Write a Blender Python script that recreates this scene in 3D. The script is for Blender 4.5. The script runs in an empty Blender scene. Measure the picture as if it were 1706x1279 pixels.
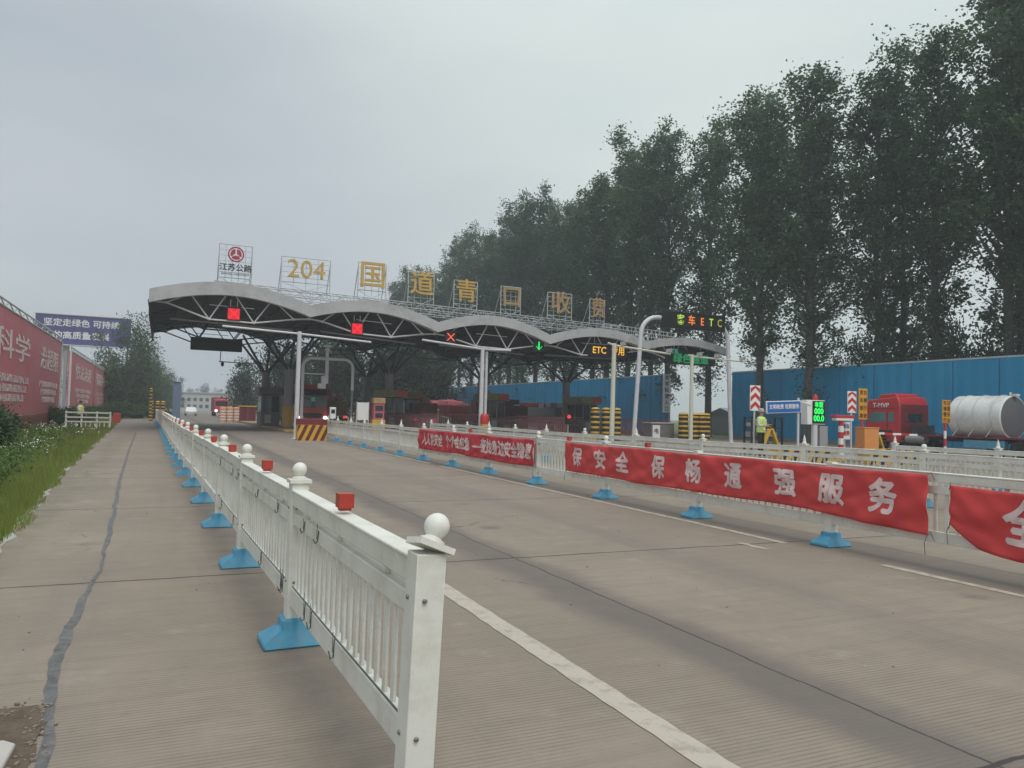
import bpy, bmesh, math, random
import numpy as np
from mathutils import Vector, Matrix
R = math.radians
random.seed(7)
S = bpy.context.scene
COL = S.collection

# ------------------------------------------------------------------ camera
CAM_H, PITCH, YAW, ROLL = 1.6, 2.271, 24.486, 1.5
cd = bpy.data.cameras.new("Camera"); cd.sensor_width = 36.0; cd.lens = 36.0 * 1281 / 1706
cd.clip_start = 0.05; cd.clip_end = 3000
cam = bpy.data.objects.new("Camera", cd); COL.objects.link(cam)
cam.matrix_world = (Matrix.Translation((0, 0, CAM_H)) @ Matrix.Rotation(R(-YAW), 4, 'Z')
                    @ Matrix.Rotation(R(90 + PITCH), 4, 'X') @ Matrix.Rotation(R(ROLL), 4, 'Z'))
S.camera = cam

# ------------------------------------------------------------------ sky, sun, exposure
SUN_EL, SUN_AZ = 58.0, 176.0            # azimuth clockwise from +Y (road direction)
w = bpy.data.worlds.new("World"); S.world = w; w.use_nodes = True
nt = w.node_tree; nt.nodes.clear()
def wn(t, **k):
    n = nt.nodes.new(t)
    for a, b in k.items(): setattr(n, a, b)
    return n
sky = wn('ShaderNodeTexSky', sky_type='NISHITA', sun_disc=False)
sky.sun_elevation = R(SUN_EL); sky.sun_rotation = R(SUN_AZ); sky.air_density = 1.2; sky.dust_density = 6.0; sky.ozone_density = 1.0
hs = wn('ShaderNodeHueSaturation'); hs.inputs['Saturation'].default_value = 0.35
nt.links.new(sky.outputs[0], hs.inputs['Color'])
tc = wn('ShaderNodeTexCoord')
mp = wn('ShaderNodeMapping'); mp.inputs['Scale'].default_value = (1.2, 1.2, 3.5)
nt.links.new(tc.outputs['Generated'], mp.inputs['Vector'])
nz = wn('ShaderNodeTexNoise'); nz.inputs['Scale'].default_value = 1.6; nz.inputs['Detail'].default_value = 3; nz.inputs['Roughness'].default_value = .45
nt.links.new(mp.outputs[0], nz.inputs['Vector'])
cr = wn('ShaderNodeValToRGB')
cr.color_ramp.elements[0].position = .3; cr.color_ramp.elements[0].color = (4.55, 5.15, 5.75, 1)
cr.color_ramp.elements[1].position = .75; cr.color_ramp.elements[1].color = (5.9, 6.4, 6.75, 1)
nt.links.new(nz.outputs['Fac'], cr.inputs[0])
mx = wn('ShaderNodeMix', data_type='RGBA'); mx.inputs[0].default_value = .85
nt.links.new(hs.outputs[0], mx.inputs[6]); nt.links.new(cr.outputs[0], mx.inputs[7])
bg = wn('ShaderNodeBackground'); bg.inputs['Strength'].default_value = 0.10
out = wn('ShaderNodeOutputWorld')
# overcast: brighter towards the zenith and towards the hidden sun
sxyz = wn('ShaderNodeSeparateXYZ'); nt.links.new(tc.outputs['Generated'], sxyz.inputs[0])
mz = wn('ShaderNodeMapRange'); nt.links.new(sxyz.outputs[2], mz.inputs[0])
for i_, v_ in ((1, .42), (2, 1.0), (3, 1.0), (4, 1.55)): mz.inputs[i_].default_value = v_
dt = wn('ShaderNodeVectorMath', operation='DOT_PRODUCT'); nt.links.new(tc.outputs['Generated'], dt.inputs[0])
dt.inputs[1].default_value = (math.sin(R(60)) * math.cos(R(38)), math.cos(R(60)) * math.cos(R(38)), math.sin(R(38)))
md = wn('ShaderNodeMapRange', interpolation_type='SMOOTHSTEP'); nt.links.new(dt.outputs['Value'], md.inputs[0])
for i_, v_ in ((1, .55), (2, 1.0), (3, 0.0), (4, 1.0)): md.inputs[i_].default_value = v_
tint = wn('ShaderNodeMix', data_type='RGBA'); nt.links.new(md.outputs[0], tint.inputs[0]); tint.inputs[6].default_value = (1, 1, 1, 1); tint.inputs[7].default_value = (1.50, 1.50, 1.33, 1)
m1 = wn('ShaderNodeVectorMath', operation='MULTIPLY'); nt.links.new(mx.outputs[2], m1.inputs[0]); nt.links.new(tint.outputs[2], m1.inputs[1])
m2_ = wn('ShaderNodeVectorMath', operation='SCALE'); nt.links.new(m1.outputs[0], m2_.inputs[0]); nt.links.new(mz.outputs[0], m2_.inputs['Scale'])
nt.links.new(m2_.outputs[0], bg.inputs['Color']); nt.links.new(bg.outputs[0], out.inputs[0])

sd = bpy.data.lights.new("Sun", 'SUN'); sd.energy = 1.4; sd.angle = R(25); sd.color = (1, .96, .9)
sun = bpy.data.objects.new("Sun", sd); COL.objects.link(sun)
sdir = Vector((math.sin(R(SUN_AZ)) * math.cos(R(SUN_EL)), math.cos(R(SUN_AZ)) * math.cos(R(SUN_EL)), math.sin(R(SUN_EL))))
sun.rotation_euler = sdir.to_track_quat('Z', 'Y').to_euler(); sun.location = sdir * 300
S.view_settings.view_transform = 'Standard'; S.view_settings.look = 'None'
S.view_settings.exposure = 0.05; S.view_settings.gamma = 1.0
S.render.engine = 'CYCLES'
S.cycles.use_denoising = True
S.cycles.max_bounces = 6; S.cycles.transparent_max_bounces = 8; S.cycles.volume_bounces = 1

# ------------------------------------------------------------------ materials
def mat(name, col, rough=.7, metal=0.0, var=.12, vscale=3.0, bump=0.0, bscale=40.0, emit=None, estr=0.0, spec=.4, dirt=None, dscale=1.5, trans=0):
    m = bpy.data.materials.new(name); m.use_nodes = True
    t = m.node_tree; n = t.nodes; b = n['Principled BSDF']
    b.inputs['Roughness'].default_value = rough; b.inputs['Metallic'].default_value = metal
    b.inputs['Specular IOR Level'].default_value = spec
    c = (*col, 1)
    co = n.new('ShaderNodeTexCoord')
    tx = n.new('ShaderNodeTexNoise'); tx.inputs['Scale'].default_value = vscale; tx.inputs['Detail'].default_value = 5; tx.inputs['Roughness'].default_value = .65
    t.links.new(co.outputs['Object'], tx.inputs['Vector'])
    r = n.new('ShaderNodeValToRGB')
    r.color_ramp.elements[0].position = .25; r.color_ramp.elements[1].position = .75
    r.color_ramp.elements[0].color = (*[x * (1 - var) for x in col], 1)
    r.color_ramp.elements[1].color = (*[min(1, x * (1 + var)) for x in col], 1)
    t.links.new(tx.outputs['Fac'], r.inputs[0])
    src = r.outputs[0]
    if dirt:
        t2 = n.new('ShaderNodeTexNoise'); t2.inputs['Scale'].default_value = dscale; t2.inputs['Detail'].default_value = 8; t2.inputs['Roughness'].default_value = .75
        t.links.new(co.outputs['Object'], t2.inputs['Vector'])
        r2 = n.new('ShaderNodeValToRGB'); r2.color_ramp.elements[0].position = .47; r2.color_ramp.elements[1].position = .72
        r2.color_ramp.elements[0].color = (0, 0, 0, 1); r2.color_ramp.elements[1].color = (.75, .75, .75, 1)
        t.links.new(t2.outputs['Fac'], r2.inputs[0])
        mxx = n.new('ShaderNodeMix'); mxx.data_type = 'RGBA'
        t.links.new(r2.outputs[0], mxx.inputs[0]); t.links.new(src, mxx.inputs[6]); mxx.inputs[7].default_value = (*dirt, 1)
        src = mxx.outputs[2]
    t.links.new(src, b.inputs['Base Color'])
    if bump:
        tb = n.new('ShaderNodeTexNoise'); tb.inputs['Scale'].default_value = bscale; tb.inputs['Detail'].default_value = 4
        t.links.new(co.outputs['Object'], tb.inputs['Vector'])
        bp = n.new('ShaderNodeBump'); bp.inputs['Strength'].default_value = bump; bp.inputs['Distance'].default_value = .01
        t.links.new(tb.outputs['Fac'], bp.inputs['Height']); t.links.new(bp.outputs[0], b.inputs['Normal'])
    if emit:
        b.inputs['Emission Color'].default_value = (*emit, 1); b.inputs['Emission Strength'].default_value = estr
    return m

def leafmat(name, dark, light, transl=.25):
    m = bpy.data.materials.new(name); m.use_nodes = True
    t = m.node_tree; n = t.nodes; b = n['Principled BSDF']; o = n['Material Output']
    g = n.new('ShaderNodeNewGeometry')
    oi = n.new('ShaderNodeObjectInfo')
    ad = n.new('ShaderNodeMath'); ad.operation = 'MULTIPLY_ADD'; ad.inputs[1].default_value = .42
    tco = n.new('ShaderNodeTexCoord'); cn = n.new('ShaderNodeTexNoise'); cn.inputs['Scale'].default_value = .55; cn.inputs['Detail'].default_value = 3
    t.links.new(tco.outputs['Object'], cn.inputs['Vector'])
    mr = n.new('ShaderNodeMapRange'); t.links.new(cn.outputs['Fac'], mr.inputs[0])
    for i_, v_ in ((1, .35), (2, .68), (3, 0.0), (4, .34)): mr.inputs[i_].default_value = v_
    t.links.new(g.outputs['Random Per Island'], ad.inputs[0])
    m2 = n.new('ShaderNodeMath'); m2.operation = 'MULTIPLY_ADD'; m2.inputs[1].default_value = .24; t.links.new(mr.outputs[0], m2.inputs[2])
    t.links.new(oi.outputs['Random'], m2.inputs[0]); t.links.new(m2.outputs[0], ad.inputs[2])
    r = n.new('ShaderNodeValToRGB'); r.color_ramp.elements[0].color = (*dark, 1); r.color_ramp.elements[1].color = (*light, 1)
    t.links.new(ad.outputs[0], r.inputs[0]); t.links.new(r.outputs[0], b.inputs['Base Color'])
    b.inputs['Roughness'].default_value = .6; b.inputs['Specular IOR Level'].default_value = .25
    tr = n.new('ShaderNodeBsdfTranslucent'); t.links.new(r.outputs[0], tr.inputs['Color'])
    ms = n.new('ShaderNodeMixShader'); ms.inputs[0].default_value = transl
    t.links.new(b.outputs[0], ms.inputs[1]); t.links.new(tr.outputs[0], ms.inputs[2]); t.links.new(ms.outputs[0], o.inputs[0])
    return m

M = {}
M['white'] = mat('white_paint', (.73, .73, .665), .45, var=.06, vscale=2.5, dirt=(.54, .50, .42), dscale=3.2, bump=.08, bscale=60)
M['whitefar'] = mat('white_paint_dusty', (.62, .61, .56), .5, var=.10, vscale=1.2, dirt=(.36, .33, .27), dscale=1.2)
M['bluebase'] = mat('blue_plastic', (.075, .31, .47), .5, var=.2, vscale=8, dirt=(.20, .23, .24), dscale=6)
M['redref'] = mat('red_reflector', (.42, .05, .035), .35, var=.15, vscale=14)
M['wire'] = mat('dark_wire', (.14, .15, .15), .5, metal=.6)
M['steelbolt'] = mat('bolt_steel', (.25, .25, .24), .45, metal=.7)
M['bannerred'] = mat('banner_cloth', (.54, .036, .05), .75, var=.13, vscale=1.6, bump=.1, bscale=150)
M['bannerred2'] = mat('banner_cloth_faded', (.60, .058, .058), .75, var=.14, vscale=1.1, bump=.1, bscale=150)
M['lettering'] = mat('lettering_white', (.72, .56, .54), .7, var=.1)
M['letteringpink'] = mat('lettering_pale', (.66, .50, .42), .7, var=.1)
M['canopygrey'] = mat('canopy_panel', (.46, .46, .465), .5, var=.07, vscale=.5, dirt=(.24, .24, .24), dscale=.6)
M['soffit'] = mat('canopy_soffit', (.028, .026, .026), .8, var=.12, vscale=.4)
M['tube'] = mat('white_tube', (.66, .66, .66), .45, var=.08)
M['lattice'] = mat('pale_lattice', (.52, .55, .55), .5, var=.12)
M['pole'] = mat('white_pole', (.62, .62, .64), .4, var=.07, vscale=1.5, dirt=(.42, .42, .42), dscale=1.5)
M['polewarm'] = mat('cream_pole', (.62, .62, .50), .45, var=.07)
M['column'] = mat('grey_column', (.30, .30, .31), .55, var=.1, vscale=.8)
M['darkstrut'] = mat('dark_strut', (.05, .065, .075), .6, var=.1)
M['yellow'] = mat('yellow_paint', (.62, .38, .03), .5, var=.15, vscale=3, dirt=(.3, .2, .06))
M['black'] = mat('black_paint', (.025, .022, .022), .6, var=.2)
M['dark'] = mat('dark_metal', (.035, .034, .036), .5, var=.2)
M['darkred'] = mat('maroon_paint', (.14, .022, .03), .5, var=.2)
M['maroon'] = mat('maroon_rail', (.30, .12, .13), .6, var=.2)
M['screen'] = mat('screen_black', (.012, .011, .012), .3, var=.1)
M['ledred'] = mat('led_red', (.3, .02, .02), .5, emit=(1, .02, .03), estr=1.3)
M['ledredpanel'] = mat('led_red_panel', (.25, .015, .015), .5, emit=(1, .02, .04), estr=.55)
M['ledredx'] = mat('led_orange_red', (.3, .05, .02), .5, emit=(1, .09, .03), estr=2.2)
M['ledgreen'] = mat('led_green', (.02, .3, .05), .5, emit=(.01, 1, .12), estr=1.1)
M['ledgreendim'] = mat('led_green_dim', (.02, .2, .08), .5, emit=(.01, .42, .14), estr=.45)
M['ledteal'] = mat('led_teal_dim', (.05, .2, .16), .5, emit=(.08, .45, .3), estr=.55)
M['ledamber'] = mat('led_amber', (.3, .15, .02), .5, emit=(1, .52, .05), estr=.85)
M['ledorange'] = mat('led_orange', (.3, .1, .02), .5, emit=(1, .22, .03), estr=.8)
M['ledyellowgreen'] = mat('led_yellow_green', (.2, .3, .02), .5, emit=(.62, .9, .1), estr=.6)
M['ledolive'] = mat('led_olive', (.2, .2, .02), .5, emit=(.5, .48, .05), estr=.5)
M['lamp'] = mat('lamp_lit', (.9, .9, .85), .3, emit=(1, .95, .85), estr=3.5)
M['gold'] = mat('gold_letter', (.62, .40, .09), .45, var=.25, vscale=1.2, dirt=(.28, .15, .08), dscale=1.0)
M['rust'] = mat('rusty_letter', (.40, .27, .13), .7, var=.3, vscale=1.2)
M['olive'] = mat('olive_roof', (.25, .23, .08), .6, var=.2)
M['glass'] = mat('dark_glass', (.02, .03, .03), .08, var=.1, spec=.6)
M['tealglass'] = mat('teal_glass', (.06, .17, .18), .1, var=.2, spec=.6)
M['booth'] = mat('booth_grey', (.16, .155, .155), .6, var=.15)
M['boothpale'] = mat('booth_pale', (.42, .43, .43), .5, var=.1)
M['wallblue'] = mat('hoarding_blue', (.010, .28, .52), .42, var=.13, vscale=.35, dirt=(.04, .29, .47), dscale=.5, spec=.4)
M['railpale'] = mat('pale_rail', (.5, .54, .56), .5)
M['signblue'] = mat('sign_blue', (.02, .13, .44), .4, var=.05)
M['signwhite'] = mat('sign_white', (.78, .78, .76), .4, var=.04)
M['signred'] = mat('sign_red', (.52, .03, .035), .4, var=.08)
M['signyellow'] = mat('sign_amber', (.62, .30, .02), .45, var=.1)
M['signdark'] = mat('sign_dark_letter', (.10, .04, .01), .6)
M['orangebox'] = mat('orange_box', (.66, .27, .08), .55, var=.08)
M['truckred'] = mat('truck_red', (.48, .028, .035), .3, var=.1, spec=.5)
M['truckdark'] = mat('truck_dark_red', (.16, .022, .025), .45, var=.15)
M['tank'] = mat('tank_white', (.70, .72, .70), .4, var=.08, vscale=.8, dirt=(.36, .35, .33), dscale=1.1)
M['tankend'] = mat('tank_end_grey', (.12, .118, .118), .5, var=.1, vscale=1.5)
M['tyre'] = mat('tyre_rubber', (.02, .02, .02), .8)
M['rim'] = mat('rim_steel', (.25, .25, .25), .4, metal=.5)
M['bark'] = mat('bark', (.085, .085, .072), .9, var=.35, vscale=5, bump=.5, bscale=14)
M['leaf'] = leafmat('poplar_leaf', (.034, .075, .040), (.115, .195, .09), .34)
M['leaf2'] = leafmat('broad_leaf', (.030, .062, .024), (.08, .14, .05))
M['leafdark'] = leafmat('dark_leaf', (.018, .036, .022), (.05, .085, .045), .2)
M['hedge'] = leafmat('hedge_leaf', (.022, .055, .018), (.06, .12, .035), .2)
M['grassblade'] = leafmat('grass_blade', (.10, .18, .025), (.27, .34, .06), .35)
M['flower'] = mat('flower_white', (.72, .74, .66), .8)
M['hoardred'] = mat('hoarding_red', (.60, .15, .18), .55, var=.14, vscale=.5, dirt=(.48, .24, .24), dscale=.35)
M['hoardtext'] = mat('hoarding_text', (.78, .64, .63), .6, var=.12)
M['hoardbase'] = mat('hoarding_base', (.25, .08, .06), .7, var=.25)
M['billpurple'] = mat('billboard_purple', (.070, .058, .21), .5, var=.12, vscale=.4)
M['skin'] = mat('skin', (.42, .25, .18), .6)
M['hivis'] = mat('hivis_vest', (.58, .78, .12), .6, var=.1)
M['shirt'] = mat('shirt_pale', (.55, .58, .58), .8)
M['trousers'] = mat('trousers_dark', (.02, .025, .022), .85)
M['hair'] = mat('hair_black', (.02, .018, .016), .6)
M['silver'] = mat('reflective_strip', (.7, .7, .7), .3)
M['carwhite'] = mat('car_white', (.7, .72, .72), .25, var=.03, spec=.5)
M['concrete'] = mat('island_concrete', (.27, .25, .22), .9, var=.15, bump=.2)
M['building'] = mat('far_building', (.42, .42, .40), .8, var=.1)
M['bluecol'] = mat('blue_grey_column', (.15, .20, .30), .5, var=.1)

# ------------------------------------------------------------------ mesh builder
class MB:
    def __init__(s): s.v = []; s.f = []; s.mi = []; s.cur = 0
    def add(s, vs, fs):
        o = len(s.v); s.v += [tuple(v) for v in vs]
        for f in fs: s.f.append(tuple(i + o for i in f)); s.mi.append(s.cur)
    def box(s, c, d, rz=0.0, rot=None, taper=1.0):
        x, y, z = d[0] / 2, d[1] / 2, d[2] / 2
        P = [(-x, -y, -z), (x, -y, -z), (x, y, -z), (-x, y, -z), (-x * taper, -y * taper, z), (x * taper, -y * taper, z), (x * taper, y * taper, z), (-x * taper, y * taper, z)]
        m = rot if rot is not None else Matrix.Rotation(rz, 3, 'Z')
        c = Vector(c)
        s.add([m @ Vector(p) + c for p in P], [(0, 3, 2, 1), (4, 5, 6, 7), (0, 1, 5, 4), (1, 2, 6, 5), (2, 3, 7, 6), (3, 0, 4, 7)])
        return s
    def bar(s, a, b, wd, th=None):      # rectangular bar from a to b
        a, b = Vector(a), Vector(b); d = b - a; L = d.length
        if L < 1e-6: return s
        q = d.to_track_quat('Z', 'Y').to_matrix()
        return s.box((a + b) / 2, (wd, th or wd, L), rot=q)
    def tube(s, pts, r, n=8, cap=True):
        pts = [Vector(p) for p in pts]; rs = r if isinstance(r, (list, tuple)) else [r] * len(pts)
        base = len(s.v); up = None
        for i, p in enumerate(pts):
            d = (pts[min(i + 1, len(pts) - 1)] - pts[max(i - 1, 0)]).normalized()
            if up is None:
                up = Vector((0, 0, 1)) if abs(d.z) < .9 else Vector((1, 0, 0))
            a = d.cross(up); a.normalize(); up2 = a.cross(d); up = up2
            for k in range(n):
                t = 2 * math.pi * k / n
                s.v.append(tuple(p + a * (rs[i] * math.cos(t)) + up2 * (rs[i] * math.sin(t))))
        for i in range(len(pts) - 1):
            for k in range(n):
                k2 = (k + 1) % n
                s.f.append((base + i * n + k, base + i * n + k2, base + (i + 1) * n + k2, base + (i + 1) * n + k)); s.mi.append(s.cur)
        if cap:
            s.f.append(tuple(base + k for k in range(n))[::-1]); s.mi.append(s.cur)
            e = base + (len(pts) - 1) * n
            s.f.append(tuple(e + k for k in range(n))); s.mi.append(s.cur)
        return s
    def cyl(s, a, b, r, r2=None, n=12): return s.tube([a, b], [r, r if r2 is None else r2], n)
    def lathe(s, prof, c=(0, 0, 0), n=12, sx=1.0, sy=1.0):
        base = len(s.v)
        for (r, z) in prof:
            for k in range(n):
                t = 2 * math.pi * k / n
                s.v.append((c[0] + r * sx * math.cos(t), c[1] + r * sy * math.sin(t), c[2] + z))
        for i in range(len(prof) - 1):
            for k in range(n):
                k2 = (k + 1) % n
                s.f.append((base + i * n + k, base + i * n + k2, base + (i + 1) * n + k2, base + (i + 1) * n + k)); s.mi.append(s.cur)
        s.f.append(tuple(base + k for k in range(n))[::-1]); s.mi.append(s.cur)
        e = base + (len(prof) - 1) * n
        s.f.append(tuple(e + k for k in range(n))); s.mi.append(s.cur)
        return s
    def ball(s, c, r, n=12, m=8, sz=1.0):
        return s.lathe([(r * math.sin(math.pi * (i + .02) / (m + .04)), -r * sz * math.cos(math.pi * (i + .02) / (m + .04))) for i in range(m + 1)], c, n)
    def prism(s, poly, y0, y1, axis='y'):   # polygon (a, z) extruded along axis
        n = len(poly)
        if axis == 'y': P = [(a, y0, b) for a, b in poly] + [(a, y1, b) for a, b in poly]
        elif axis == 'x': P = [(y0, a, b) for a, b in poly] + [(y1, a, b) for a, b in poly]
        else: P = [(a, b, y0) for a, b in poly] + [(a, b, y1) for a, b in poly]
        s.add(P, [tuple(range(n))[::-1], tuple(range(n, 2 * n))] + [(i, (i + 1) % n, (i + 1) % n + n, i + n) for i in range(n)])
        return s
    def mesh(s, name, mats, smooth=True, fix=True):
        me = bpy.data.meshes.new(name); me.from_pydata(s.v, [], s.f)
        for m in (mats if isinstance(mats, (list, tuple)) else [mats]): me.materials.append(m)
        if any(s.mi): me.polygons.foreach_set('material_index', s.mi)
        if fix:
            bm = bmesh.new(); bm.from_mesh(me); bmesh.ops.recalc_face_normals(bm, faces=bm.faces); bm.to_mesh(me); bm.free()
        if smooth:
            me.polygons.foreach_set('use_smooth', [True] * len(me.polygons)); me.set_sharp_from_angle(angle=R(38))
        me.update(); return me
    def build(s, name, mats, parent=None, bevel=0, **k):
        o = link(name, s.mesh(name, mats, **k), parent)
        if bevel: bev(o, bevel)
        return o

def bev(o, wd):
    b = o.modifiers.new('bevel', 'BEVEL'); b.width = wd; b.segments = 2; b.limit_method = 'ANGLE'; b.angle_limit = R(40)
def link(name, me, parent=None, loc=None, rz=None):
    o = bpy.data.objects.new(name, me); COL.objects.link(o)
    if parent is not None: o.parent = parent
    if loc is not None: o.location = loc
    if rz is not None: o.rotation_euler = (0, 0, rz)
    return o
def tag(o, label, cat, group=None, kind=None):
    o['label'] = label; o['category'] = cat
    if group: o['group'] = group
    if kind: o['kind'] = kind
    return o
def thing(name, label, cat, loc=(0, 0, 0), rz=0.0, group=None):
    o = bpy.data.objects.new(name, None); COL.objects.link(o); o.location = loc; o.rotation_euler = (0, 0, rz); o.empty_display_size = .3
    return tag(o, label, cat, group)
def struct(o): o['kind'] = 'structure'; return o
def copy_tree(o, parent=None):
    c = o.copy(); COL.objects.link(c); c.parent = parent
    for ch in list(o.children): copy_tree(ch, c)
    return c

def text_mesh(s, size=1.0, bold=.02, depth=0.0, sx=1.0, spacing=1.0, align='CENTER', cut=None):
    c = bpy.data.curves.new('txt', 'FONT'); c.body = s; c.size = size; c.offset = min(bold, .006) * size; c.resolution_u = 3
    c.align_x = align; c.align_y = 'CENTER'; c.space_character = spacing; c.extrude = depth
    o = bpy.data.objects.new('txt', c); COL.objects.link(o)
    dg = bpy.context.evaluated_depsgraph_get(); dg.update()
    me = bpy.data.meshes.new_from_object(o.evaluated_get(dg))
    bpy.data.objects.remove(o); bpy.data.curves.remove(c)
    if bold > .006:                       # heavier strokes: shifted copies a hair apart in depth
        b_ = (bold - .004) * size; bm = bmesh.new()
        for q_, (dx, dy) in enumerate(((0, 0), (b_, 0), (-b_, 0), (0, b_), (0, -b_))):
            m3 = me.copy(); m3.transform(Matrix.Translation((dx, dy, -.0012 * q_))); bm.from_mesh(m3); bpy.data.meshes.remove(m3)
        bm.to_mesh(me); bm.free()
    if cut:
        bm = bmesh.new(); bm.from_mesh(me); bmesh.ops.triangulate(bm, faces=bm.faces)
        for _ in range(3):
            es = [e for e in bm.edges if e.calc_length() > cut]
            if not es: break
            bmesh.ops.subdivide_edges(bm, edges=es, cuts=1); bmesh.ops.triangulate(bm, faces=bm.faces)
        bm.to_mesh(me); bm.free()
    if sx != 1.0:
        for v in me.vertices: v.co.x *= sx
    return me
def text_on(name, s, size, material, parent, loc, face='-y', bold=.02, depth=.01, sx=1.0, spacing=1.0):
    """lettering standing upright; face: direction the writing looks at"""
    me = text_mesh(s, size, bold, depth, sx, spacing)
    me.materials.clear(); me.materials.append(material)
    rz = {'-y': 0, '+x': R(90), '-x': R(-90), '+y': R(180)}[face]
    me.transform(Matrix.Rotation(rz, 4, 'Z') @ Matrix.Rotation(R(90), 4, 'X'))
    return link(name, me, parent, loc)
# ================================================================== ground, road, markings
def sheet(name, poly, z, m):
    me = bpy.data.meshes.new(name); me.from_pydata([(x, y, z) for x, y in poly], [], [tuple(range(len(poly)))])
    me.materials.append(m); return struct(link(name, me))

def road_material():
    m = bpy.data.materials.new('road_concrete'); m.use_nodes = True
    t = m.node_tree; n = t.nodes; b = n['Principled BSDF']; L = t.links.new
    def nd(ty, **k):
        x = n.new(ty)
        for a, c in k.items(): setattr(x, a, c)
        return x
    def math_(op, a, b_=None, c=None):
        x = nd('ShaderNodeMath', operation=op)
        for i, v in enumerate((a, b_, c)):
            if v is None: continue
            if isinstance(v, (int, float)): x.inputs[i].default_value = v
            else: L(v, x.inputs[i])
        return x.outputs[0]
    co = nd('ShaderNodeTexCoord'); sp = nd('ShaderNodeSeparateXYZ'); L(co.outputs['Object'], sp.inputs[0])
    X, Y = sp.outputs[0], sp.outputs[1]
    def noise(scale, detail=4, rough=.6, vec=None, vscale=None):
        x = nd('ShaderNodeTexNoise'); x.inputs['Scale'].default_value = scale; x.inputs['Detail'].default_value = detail; x.inputs['Roughness'].default_value = rough
        src = co.outputs['Object']
        if vscale:
            mp_ = nd('ShaderNodeMapping'); mp_.inputs['Scale'].default_value = vscale; L(src, mp_.inputs[0]); src = mp_.outputs[0]
        L(src, x.inputs['Vector']); return x.outputs['Fac']
    def ramp(fac, p0, p1, c0=0., c1=1.):
        x = nd('ShaderNodeMapRange', interpolation_type='SMOOTHSTEP'); L(fac, x.inputs[0])
        x.inputs[1].default_value = p0; x.inputs[2].default_value = p1; x.inputs[3].default_value = c0; x.inputs[4].default_value = c1
        return x.outputs[0]
    def mix(fac, a, b_):
        x = nd('ShaderNodeMix', data_type='RGBA')
        if isinstance(fac, float): x.inputs[0].default_value = fac
        else: L(fac, x.inputs[0])
        for i, v in ((6, a), (7, b_)):
            if isinstance(v, tuple): x.inputs[i].default_value = (*v, 1)
            else: L(v, x.inputs[i])
        return x.outputs[2]
    big = noise(.35, 5, .62); mid = noise(2.6, 7, .7); fine = noise(60, 3, .6); streak = noise(1.0, 5, .65, vscale=(2.2, .10, 1))
    base = mix(ramp(big, .3, .7), (.252, .209, .164), (.312, .262, .207))
    base = mix(math_('MULTIPLY', ramp(mid, .40, .72), .8), base, (.245, .21, .172))
    base = mix(math_('MULTIPLY', ramp(streak, .48, .72), .45), base, (.20, .18, .16))
    base = mix(math_('MULTIPLY', ramp(fine, .5, .8), .35), base, (.19, .17, .15))
    tstreak = noise(1.0, 6, .7, vscale=(.9, 9.0, 1))      # fine broom streaks across the slab
    base = mix(math_('MULTIPLY', ramp(tstreak, .46, .66), .42), base, (.205, .172, .138))
    spots = noise(7.0, 6, .75)
    base = mix(math_('MULTIPLY', ramp(spots, .60, .72), .55), base, (.165, .14, .115))
    pale = noise(1.3, 6, .7)
    base = mix(math_('MULTIPLY', ramp(pale, .56, .74), .5), base, (.40, .355, .30))
    oil = nd('ShaderNodeTexVoronoi'); oil.inputs['Scale'].default_value = .62
    L(co.outputs['Object'], oil.inputs['Vector'])
    base = mix(math_('MULTIPLY', ramp(math_('ADD', oil.outputs['Distance'], math_('MULTIPLY', spots, .12)), .20, .10), .55), base, (.10, .088, .078))
    # rubber band along the slab joint at x = 3.5 and a darker strip along the far barrier
    wob = math_('MULTIPLY', math_('SUBTRACT', noise(.8, 3), .5), .5)
    d = math_('ABSOLUTE', math_('SUBTRACT', math_('ADD', X, wob), 3.50))
    base = mix(math_('MULTIPLY', ramp(d, .50, .10), math_('MULTIPLY', ramp(mid, .1, .7, .7, 1.), .85)), base, (.135, .118, .105))
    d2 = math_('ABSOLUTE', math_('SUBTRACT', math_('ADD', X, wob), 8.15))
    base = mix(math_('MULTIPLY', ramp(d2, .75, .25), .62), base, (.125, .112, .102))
    d3 = math_('ABSOLUTE', math_('SUBTRACT', math_('ADD', X, wob), 5.6))
    base = mix(math_('MULTIPLY', ramp(d3, .8, .2), math_('MULTIPLY', ramp(streak, .3, .6), .35)), base, (.17, .152, .135))
    # plaza beyond the joint: darker lanes near the canopy
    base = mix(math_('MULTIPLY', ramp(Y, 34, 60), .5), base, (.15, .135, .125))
    d4 = math_('ABSOLUTE', math_('SUBTRACT', math_('ADD', X, math_('ADD', wob, math_('MULTIPLY', Y, .017))), .98))  # dust stain along the left guardrail, its dark tone doubling as contact shade
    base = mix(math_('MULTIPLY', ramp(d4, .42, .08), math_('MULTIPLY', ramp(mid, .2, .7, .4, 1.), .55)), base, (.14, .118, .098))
    d5 = math_('ABSOLUTE', math_('SUBTRACT', X, math_('ADD', -1.62, math_('MULTIPLY', wob, .5))))
    base = mix(math_('MULTIPLY', ramp(d5, .55, .1), ramp(mid, .35, .6, 0., .6)), base, (.17, .15, .10))
    # tined grooves
    wv = nd('ShaderNodeTexWave', wave_type='BANDS', bands_direction='Y'); wv.inputs['Scale'].default_value = 8.5
    wv.inputs['Distortion'].default_value = .25; wv.inputs['Detail'].default_value = 1; wv.inputs['Detail Scale'].default_value = .6
    L(co.outputs['Object'], wv.inputs['Vector'])
    gm = math_('MULTIPLY', ramp(noise(.55, 3), .30, .52), ramp(noise(5, 4, .7), .2, .62, .35, 1.))
    grv = math_('MULTIPLY', ramp(wv.outputs['Fac'], .62, .95), gm)
    base = mix(math_('MULTIPLY', grv, .68), base, (.15, .133, .115))
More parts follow.
